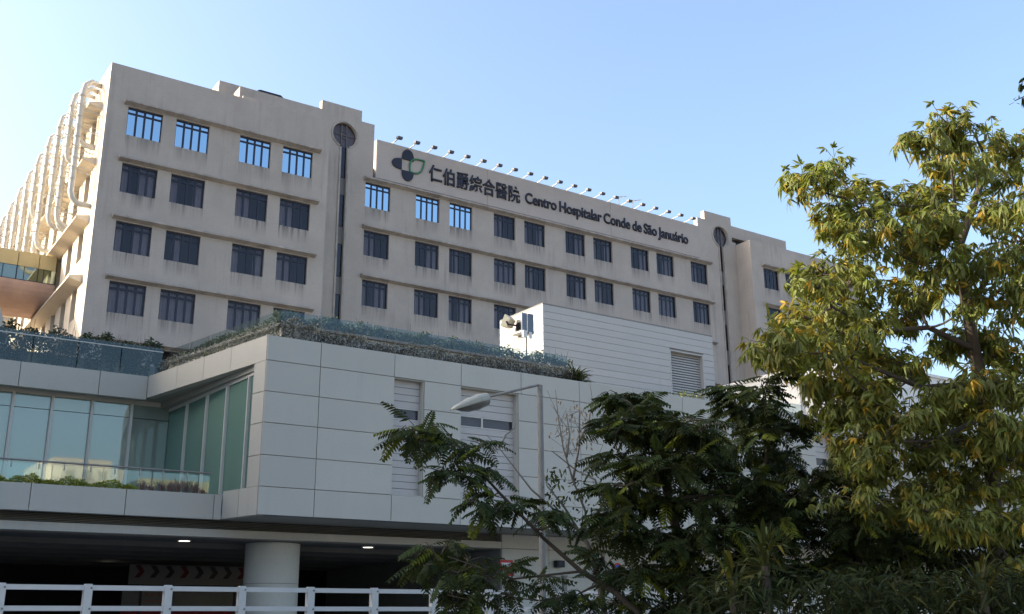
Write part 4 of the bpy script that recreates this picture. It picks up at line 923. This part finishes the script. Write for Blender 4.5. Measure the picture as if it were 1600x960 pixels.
mb.poly([tuple(v) for v in rings[0]], [tuple(range(n))]); mb.poly([tuple(v) for v in rings[-1]], [tuple(range(n-1, -1, -1))]); obj('housing', mb, LAMPW, lamp)
mb = MB(); rings = []
for s_, wd, dn in ((-.04, .05, .03), (.03, .10, .09), (.3, .12, .115), (.58, .115, .10), (.75, .09, .06), (.85, .05, .015)):
    c = P0+ax*Lh*s_-up*.021; rings.append([c+sd*wd*math.cos(t)+up*dn*math.sin(t) for t in np.linspace(PI, 2*PI, 9)])
n = len(rings[0]); mb.poly([tuple(v) for r in rings for v in r], [(i*n+k, i*n+k+1, (i+1)*n+k+1, (i+1)*n+k) for i in range(len(rings)-1) for k in range(n-1)], 0, True); obj('diffuser', mb, LAMPG, lamp)

# ================================================================== TREES
def palmate_proto(nl, L, W):
    """one compound leaf: leaflets radiating and drooping from the petiole tip; local: petiole along +x"""
    V, F, T = [], [], []
    pet = .12*random.uniform(.8, 1.2)
    def f(i):
        a = (i-(nl-1)/2)/(nl-1)*math.radians(230)+random.uniform(-.35, .35); d = Vector((math.cos(a)*.7+.2, math.sin(a)*.8, -.75+random.uniform(-.45, .25)))
        l = L*(1-.22*abs(i-(nl-1)/2)/((nl-1)/2))*random.uniform(.65, 1.15); return (pet, 0, 0), d, (random.uniform(-.2, .2), random.uniform(-.2, .2), 1), l, W*random.uniform(.85, 1.15), random.uniform(.25, .8)
    V, F, T = leaf_blades(nl, f, lambda i: (lambda k: (k, k, k))(random.uniform(.85, 1.15)))
    k = len(V); V += [Vector((0, .004, 0)), Vector((0, -.004, 0)), Vector((pet, -.003, 0)), Vector((pet, .003, 0))]; F += [(k, k+1, k+2, k+3)]; T += [(.8, .8, .8)]
    return V, F, T
def pinnate_proto(np_, L, l, W):
    V, F, T = [], [], []
    def rach(s_): return Vector((L*s_, 0, -.28*L*s_*s_))
    P = []
    for k in range(np_):
        s_ = .2+.78*k/(np_-1)
        for sg in (-1, 1): P.append((s_, sg))
    def f(i):
        s_, sg = P[i]; sh = math.sin(PI*(.25+.62*s_)); return rach(s_), Vector((.45, sg*1., -.28+random.uniform(-.18, .12))), (0, random.uniform(-.2, .2), 1), l*sh*random.uniform(.85, 1.12), W*random.uniform(.9, 1.1), random.uniform(.2, .6)
    V, F, T = leaf_blades(len(P), f, lambda i: (lambda k: (k, k, k))(random.uniform(.8, 1.15)))
    pts = [rach(s_) for s_ in (0, .35, .7, 1)]
    for a, b in zip(pts[:-1], pts[1:]):
        k = len(V); V += [a+Vector((0, .005, 0)), a-Vector((0, .005, 0)), b-Vector((0, .003, 0)), b+Vector((0, .003, 0))]; F += [(k, k+1, k+2, k+3)]; T += [(.9, .8, .6)]
    return V, F, T
PALM = [palmate_proto(random.choice([3, 4, 5, 6]), random.uniform(.105, .145), random.uniform(.027, .035)) for _ in range(16)]
PINN = [pinnate_proto(random.choice([8, 9, 10, 11]), random.uniform(.28, .42), random.uniform(.085, .105), random.uniform(.030, .036)) for _ in range(12)]
def bez(a, b, sag=0., n=6, bend=.12):
    a, b = Vector(a), Vector(b); L = (b-a).length; o = rv()*bend*L
    return [a.lerp(b, s_)+o*math.sin(PI*s_)*(1-s_*.4)+Vector((0, 0, sag*L*math.sin(PI*s_))) for s_ in np.linspace(0, 1, n)]
def tree(name, label, trunk, trad, clusters, protos, mat, bark, per, tint, spread=.9, droop=.35, cat='tree', leafparts=280, limb_r=.035, limbs=None, lsc=1.0, flat=1.0):
    """trunk: list of 3d points; clusters: (px, py, depth, radius m, amount)"""
    root = thing(name, trunk[0], label, cat)
    mb = MB(); mb.tube(trunk, trad, 10); obj('trunk', mb, bark, root)
    bm_ = MB(); tp = [Vector(p) for p in trunk]; nodes = [(p, trad[i]) for i, p in enumerate(tp)]
    dense = []
    for (a, ra_), (b, rb2) in zip(nodes[:-1], nodes[1:]):
        for s_ in np.linspace(0, 1, 6): dense.append((a.lerp(b, s_), ra_+(rb2-ra_)*s_))
    for L in (limbs or []):
        pts = [Vector(p) for p in L[0]]; lm = MB(); lm.tube(pts, list(np.linspace(L[1], L[2], len(pts))), 7); obj('limb', lm, bark, root)
        for a, b in zip(pts[:-1], pts[1:]):
            for s_ in np.linspace(0, 1, 6): dense.append((a.lerp(b, s_), L[2]+.01))
    leaves = []
    order = sorted(clusters, key=lambda c: min((Vector(atD(c[0], c[1], c[2]))-d[0]).length for d in dense))
    for (px, py, D, R, amt) in order:
        c = Vector(atD(px, py, D))
        best = min(dense, key=lambda d: (d[0]-c).length+max(0, d[0].z-c.z)*1.2)
        pts = bez(best[0], c, -.06); r0 = min(best[1]*.7, limb_r); bm_.tube(pts, list(np.linspace(r0, .008, len(pts))), 6, cap=False)
        for i in range(2, len(pts)): dense.append((pts[i], r0*(1-i/len(pts))+.008))
        nt_ = max(2, int(5*amt))
        for k in range(nt_):
            d = rv(); d.z = abs(d.z)*.6-.1; e = c+d*R*random.uniform(.55, 1.05); e = c+d*R*random.uniform(.45, 1.45); tw = bez(pts[-2], e, .08, 4, .12); bm_.tube(tw, [.009, .007, .005, .003], 4, cap=False)
            for q in range(per):
                s_ = random.random()**.6; i = min(2, int(s_*3)); f_ = s_*3-i; p = tw[i].lerp(tw[i+1], f_)+rv()*.03
                out = (tw[i+1]-tw[i]).normalized()*.5+rv()*spread; out.z = out.z*flat-droop; leaves.append((p, out.normalized(), random.randrange(len(protos)), lsc*random.uniform(.75, 1.2), tint((p-c).length/R)))
    obj('branches', bm_, bark, root, kind='stuff')
    # leaf transforms
    def mat3(out):
        x = out; z = Vector((random.gauss(0, .25), random.gauss(0, .25), 1)); y = z.cross(x).normalized(); z = x.cross(y); return Matrix((x, y, z)).transposed()
    camv = Vector(CAM); leaves.sort(key=lambda l: (l[0]-camv).length/l[3])
    b0 = base(root); pm = [leaf_mesh('leaf', V, F, T, mat) for V, F, T in protos]
    near = set(range(0, leafparts))
    VV, FF, TT = [], [], []; VA = []
    k0 = 0; 
    for i, (p, out, pi_, sc, tn) in enumerate(leaves):
        m3 = mat3(out)*sc
        if i in near:
            o = bpy.data.objects.new('leaf', pm[pi_]); COL.objects.link(o); o.parent = root
            m4 = m3.to_4x4(); m4.translation = p-b0; o.matrix_local = m4; o.color = (*tn, 1)
        else:
            V, F, T = protos[pi_]; A_ = np.array([v[:] for v in V])@np.array(m3).T+np.array(p-b0); VA.append(A_)
            FF += [tuple(k0+j for j in f) for f in F]; TT += [(t_[0]*tn[0], t_[1]*tn[1], t_[2]*tn[2]) for t_ in T]; k0 += len(V)
    if VA:
        me = bpy.data.meshes.new('crown'); me.from_pydata(np.concatenate(VA).tolist(), [], FF); me.materials.append(mat)
        at = me.color_attributes.new('tint', 'FLOAT_COLOR', 'CORNER'); at.data.foreach_set('color', np.concatenate([np.tile([*t_, 1], len(f)) for f, t_ in zip(FF, TT)]).astype(np.float32))
        me.polygons.foreach_set('use_smooth', [True]*len(FF)); me.update()
        o = bpy.data.objects.new('crown', me); COL.objects.link(o); o.parent = root; o['kind'] = 'stuff'
    return root
def P3(lst): return [tuple(atD(x, y, d)) for x, y, d in lst]
def ground_pt(x, y, d): p = atD(x, y, d); return (p[0], p[1], 0.0)
# --- yellow-green tree on the right
def tR(s_):
    k = random.uniform(.7, 1.25); u = random.random()
    if u < .03: return (k*2.5, k*1.5, k*.7)
    if u < .16: return (k*1.6, k*1.25, k*.8)
    return (k*.95, k*random.uniform(.95, 1.1), k)
DT = 12.5; j = lambda: random.uniform(-1.1, 1.1)
cl = [(1478,190,.20),(1470,225,.28),(1440,212,.16),(1500,212,.24),(1522,248,.32),(1480,268,.32),(1555,232,.3),(1590,240,.28),(1562,280,.28),(1500,290,.3),(1462,262,.18),
 (1288,258,.22),(1266,288,.2),(1320,298,.26),(1242,275,.12),(1302,326,.2),(1345,318,.24),
 (1380,318,.32),(1420,308,.32),(1460,318,.32),(1400,360,.36),(1340,372,.3),(1298,366,.18),(1440,360,.36),(1480,350,.28),(1350,402,.32),(1410,402,.36),(1545,340,.2),(1582,330,.3),(1600,370,.34),(1570,402,.3),(1468,408,.3),(1524,420,.22),
 (1250,452,.32),(1282,432,.28),(1330,440,.36),(1390,450,.36),(1440,452,.3),(1240,500,.32),(1212,528,.24),(1290,490,.36),(1340,500,.36),(1400,512,.3),(1568,450,.25),(1595,485,.36),(1485,545,.3),(1545,545,.3),(1592,552,.36),(1250,556,.3),(1300,548,.3),(1360,560,.34),(1420,572,.34),(1200,548,.2),
 (1340,682,.36),(1392,652,.34),(1440,640,.3),(1484,622,.3),(1540,612,.3),(1592,622,.34),(1372,722,.36),(1430,702,.36),(1492,692,.3),(1582,692,.36),(1312,722,.3),(1332,772,.32),(1402,772,.36),(1462,762,.36),(1522,762,.36),(1592,762,.34),(1330,602,.24),(1362,612,.26),(1300,640,.26),(1345,645,.26),(1290,600,.18),(1500,640,.3),(1550,680,.3),(1440,800,.3),(1380,810,.3),(1500,800,.3),(1560,870,.3),(1580,832,.34),(1530,832,.34),(1470,832,.34),(1600,900,.3)]
clR = [(x, y, DT+j(), r, 1.0) for x, y, r in cl]+[(x+random.uniform(-25, 25), y+random.uniform(-22, 22), DT+j(), r*.9, .8) for x, y, r in cl if y > 330]+[(x+random.uniform(-30, 30), y+random.uniform(-25, 25), DT+j(), r*.9, .8) for x, y, r in cl if y > 540]+[(x, y, DT-random.uniform(.5, 1.0), .28, .9) for x, y in ((1520, 470), (1540, 600), (1560, 655), (1535, 700), (1555, 760), (1580, 720), (1545, 820), (1600, 680), (1625, 560), (1630, 640), (1630, 720), (1630, 800), (1625, 450), (1620, 300), (1490, 800), (1590, 880))]
trunkR = [ground_pt(1562, 960, DT)]+P3([(1560,960,DT),(1552,760,DT),(1543,660,DT),(1525,560,DT),(1508,470,DT),(1499,385,DT),(1518,330,DT),(1534,285,DT+.1),(1537,240,DT+.1),(1520,205,DT+.1)])
limbsR = [(P3([(1505,440,DT),(1450,380,DT-.3),(1380,350,DT-.5),(1320,310,DT-.6)]), .04, .012), (P3([(1530,600,DT),(1440,606,DT-.3),(1400,590,DT-.4),(1330,560,DT-.6)]), .045, .015),
          (P3([(1520,545,DT),(1450,512,DT-.4),(1370,518,DT-.6),(1300,480,DT-.8)]), .04, .012), (P3([(1515,480,DT),(1560,410,DT+.2),(1610,370,DT+.3)]), .04, .015), (P3([(1510,460,DT),(1495,350,DT+.3),(1485,250,DT+.3),(1478,170,DT+.3)]), .03, .005),
          (P3([(1540,650,DT),(1460,690,DT-.5),(1380,690,DT-.9)]), .04, .012)]
tree('broadleaf_tree', 'tall yellow green tree with drooping hand shaped leaf clusters and some orange leaves', trunkR, [.11,.10,.09,.085,.075,.06,.05,.045,.035,.02,.008], clR, PALM, LEAFR, BARK, 12, tR, .9, .45, limbs=limbsR)
# --- dark feathery trees
def tM(s_):
    k = random.uniform(.6, 1.25); u = random.random()
    if u < .09: return (k*2.6, k*2.3, k*.9)  # share of yellow leaves raised so the tint paints sunlit foliage
    return (k, k*random.uniform(.95, 1.1), k)
D1 = 12.0; j = lambda: random.uniform(-.6, .6)
c1 = [(645,668,.15),(668,662,.15),(682,685,.14),(655,690,.18),(690,690,.22),(725,700,.2),(760,690,.16),(690,735,.22),(725,745,.22),(765,735,.2),(730,780,.22),(770,775,.22),(805,790,.2),(760,800,.2),(845,800,.16),(875,800,.14),
      (670,860,.2),(700,855,.22),(735,870,.22),(660,885,.16),(715,895,.22),(760,905,.25),(800,885,.22),(790,930,.25),(840,910,.22),(745,940,.22),(865,940,.25),(700,930,.2),(900,930,.25)]
cl1 = [(x, y, D1+j(), r*.85, .6 if y < 820 else .75) for x, y, r in c1]
trunk1 = [ground_pt(1010, 960, D1)]+P3([(1000,960,D1),(960,925,D1),(908,893,D1),(850,842,D1),(780,770,D1),(735,720,D1),(690,665,D1)])
tree('feathery_tree', 'dark feathery leaved tree leaning out across the lamp pole towards the podium', trunk1, [.05,.045,.036,.028,.021,.016,.012,.005], cl1, PINN, LEAFM, BARK, 4, tM, .8, .22, flat=.4, limbs=[(P3([(908,893,D1),(800,905,D1-.3),(700,870,D1-.5)]), .016, .006)])
D2_ = 12.6
c2 = [(965,622,.15),(1000,622,.15),(1020,640,.18),(985,650,.22),(1045,668,.22),(1070,680,.22),(1095,665,.2),(962,668,.2),(985,670,.3),(1030,680,.3),(1090,680,.3),(972,715,.26),(1010,730,.32),(1060,730,.32),(1110,720,.3),(965,760,.22),(990,780,.34),(1045,785,.34),(1100,775,.34),(1150,765,.3),(960,820,.3),(1010,840,.36),(1070,845,.36),(1130,830,.36),(1180,800,.34),(940,870,.28),(985,890,.34),(1045,905,.36),(1105,895,.36),(960,940,.34),(1020,950,.36),(1080,950,.36),(1220,830,.34),(1160,870,.34)]
cl2 = [(x, y, D2_+random.uniform(-.9, .9), r, 1.35) for x, y, r in c2]+[(x+random.uniform(-25, 25), y+random.uniform(-15, 25), D2_+random.uniform(-1.2, .4), r, 1.1) for x, y, r in c2 if y > 700 and x > 980]
trunk2 = [ground_pt(1080, 960, D2_)]+P3([(1080,960,D2_),(1070,880,D2_),(1050,800,D2_),(1030,720,D2_),(1005,665,D2_),(985,630,D2_)])
tree('feathery_tree', 'tallest dark feathery tree in the middle with tips tinted yellow for sunlight before the podium panels', trunk2, [.09,.08,.07,.055,.04,.025,.008], cl2, PINN, LEAFM, BARK, 5, tM, .8, .22, flat=.4)
D3 = 13.6
c3 = [(1140,612,.2),(1190,600,.24),(1165,640,.28),(1210,640,.28),(1240,670,.28),(1190,680,.32),(1150,700,.3),(1230,710,.34),(1190,730,.34),(1270,740,.34),(1240,770,.36),(1290,790,.36),(1200,790,.36),(1260,830,.38),(1320,840,.38),(1340,790,.34),(1380,830,.36),(1300,890,.38),(1240,890,.38),(1370,890,.38),(1430,850,.36),(1440,910,.38),(1500,880,.38),(1180,930,.38),(1350,940,.38)]
cl3 = [(x, y, D3+random.uniform(-.8, .8), r, 1.45) for x, y, r in c3]+[(x+random.uniform(-30, 30), y+random.uniform(-20, 20), D3+random.uniform(-1.6, .4), r, 1.3) for x, y, r in c3 if y > 720]
trunk3 = [ground_pt(1190, 960, D3)]+P3([(1175,960,D3),(1190,840,D3),(1188,780,D3),(1200,700,D3),(1195,610,D3)])
tree('feathery_tree', 'dark feathery tree under the yellow green tree, before the sunlit white block', trunk3, [.09,.08,.065,.05,.03,.008], cl3, PINN, LEAFM, BARK, 5, tM, .8, .22, flat=.4, limbs=[(P3([(1190,760,D3),(1150,745,D3),(1120,730,D3)]), .04, .015)])
# --- bare tree with dry pods
DB = 13.2
root = thing('bare_tree', ground_pt(935, 960, DB), 'bare pale branched sapling with hanging dry pods beside the lamp pole', 'tree')
mb = MB(); mb.tube([ground_pt(935, 960, DB)]+P3([(945,960,DB),(935,905,DB),(918,850,DB),(910,838,DB)]), [.045,.04,.036,.03,.025], 8); obj('trunk', mb, BARKP, root)
mb = MB()
for L in ([(912,842),(880,790),(855,760),(850,740)], [(915,840),(915,800),(895,750),(880,700),(872,650),(868,610)], [(905,830),(870,800),(830,765),(780,700),(760,680)], [(780,700),(790,680),(805,668)], [(925,830),(940,790),(930,750),(900,735),(875,715),(862,705)], [(895,750),(905,700),(905,640)], [(920,820),(955,770),(985,740)], [(885,715),(890,680),(885,645)], [(905,690),(920,660),(925,630)]):
    pts = P3([(x, y, DB+.15*random.uniform(-1, 1)*i) for i, (x, y) in enumerate(L)]); mb.tube(pts, list(np.linspace(.019, .004, len(pts))), 6)
for _ in range(26):
    a = Vector(atD(random.uniform(865, 935), random.uniform(630, 720), DB)); mb.tube([a, a+rv()*.12+Vector((0, 0, .1)), a+rv()*.2+Vector((0, 0, .2))], [.005, .004, .002], 4, cap=False)
obj('branches', mb, BARKP, root)
def pod(i):
    x = random.gauss(900, 20); y = random.uniform(625, 700); return atD(x, y, DB+random.uniform(-.3, .3)), Vector((random.uniform(-.4, .4), random.uniform(-.4, .4), -1)), rv(), random.uniform(.03, .075), .022, .1
V, F, T = leaf_blades(95, pod, lambda i: (lambda k: (k, k, k))(random.uniform(.5, 1.3))); foliage_obj('dry_pods', V, F, T, DRY, root, kind='stuff')
def sml(i):
    x = random.choice([random.gauss(880, 14), random.gauss(862, 10), random.gauss(905, 20)]); y = random.uniform(730, 810); return atD(x, y, DB+random.uniform(-.2, .2)), rv()+Vector((0, 0, -.5)), rv(), random.uniform(.05, .1), .03, .4
V, F, T = leaf_blades(160, sml, tM); foliage_obj('foliage', V, F, T, LEAFM, root, kind='stuff')
# --- strap-leaved plants
def strap(px, py, D, n, Lm, label, name='strap_plant', tint=None, wv=.05, upz=.35):
    c = Vector(atD(px, py, D)); root = thing(name, (c.x, c.y, 0), label, 'plant')
    mb = MB(); mb.tube([(c.x, c.y, 0), (c.x+.04, c.y, c.z*.5), tuple(c)], [.05, .045, .04], 8); obj('stem', mb, BARK, root)
    for i in range(n):
        a = random.uniform(0, 2*PI); e = random.uniform(.15, 1.5); d = Vector((math.cos(a)*math.sin(e), math.sin(a)*math.sin(e), math.cos(e)*.9+upz*.3))
        V, F, T = leaf_blades(1, lambda q: (c+Vector((0, 0, random.uniform(-.15, .15)))+d*.03, d, (0, 0, 1), Lm*random.uniform(.6, 1.1), wv*random.uniform(.8, 1.2), random.uniform(.3, .9)), lambda q: (tint or tvar(.4, 1.0, .12)) if not callable(tint) else tint()); foliage_obj('leaf', V, F, T, LEAFS, root)
strap(1195, 885, 10.5, 60, .62, 'dark dracaena with sword leaves drooping in the shade below the feathery trees')
strap(1145, 925, 10.2, 46, .55, 'lower sword leaved dracaena clump beside the railing gap')
0 and strap(1265, 850, 11.0, 40, .55, 'upper sword leaved dracaena head between dark branches')
strap(1535, 925, 9.6, 60, .55, 'brownish arching strap leaf clump at the lower corner under the yellow green tree', tint=lambda: tvar(.4, .8, .35), wv=.03)
0 and strap(1440, 930, 10.2, 50, .5, 'dark arching strap leaf clump between dracaena and brownish clump', tint=lambda: tvar(.3, .8, .2), wv=.03)
# dark undergrowth
def under(i):
    x = random.uniform(980, 1640); y = random.uniform(800, 1010); y = max(y, 985-(x-960)*.28) if x < 1400 else max(y, 840); return atD(x, y, random.uniform(12.2, 14.2)), rv(), rv(), random.uniform(.10, .2), .035, .4
def under2(i):
    x = random.uniform(1290, 1640) if i % 5 else random.uniform(1060, 1300); y = random.uniform(895, 1020)+max(0, 1150-x)*.3; return atD(x, y, random.uniform(9.4, 10.6)), rv(), rv(), random.uniform(.10, .24), .024, .5
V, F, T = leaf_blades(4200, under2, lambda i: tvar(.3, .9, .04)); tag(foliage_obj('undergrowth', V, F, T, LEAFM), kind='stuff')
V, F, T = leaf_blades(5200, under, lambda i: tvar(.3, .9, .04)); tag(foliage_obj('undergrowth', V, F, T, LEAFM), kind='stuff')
# twig poking in from the upper corner
root = thing('overhanging_branch', atD(1650, 150, 9.5), 'dark leaf sprays poking in at the upper corner of the sky', 'branch')
mb = MB(); mb.tube(P3([(1660,120,9.5),(1625,132,9.5),(1596,140,9.5)]), [.01,.008,.005], 6); mb.tube(P3([(1660,150,9.5),(1620,142,9.4),(1585,158,9.4)]), [.01,.007,.004], 6); obj('twig', mb, BARK, root)
def tw(i):
    x = random.uniform(1585, 1640); y = 158-(x-1585)*.4+random.uniform(-4, 8) if i % 2 else random.uniform(122, 134); x = x if i % 2 else random.uniform(1592, 1640); return atD(x, y, 9.45), Vector((-.6, -.2, -.5))+rv()*.4, rv(), .11, .035, .3
V, F, T = leaf_blades(50, tw, lambda i: tvar(.6, 1.2, .05)); foliage_obj('foliage', V, F, T, LEAFM, root)
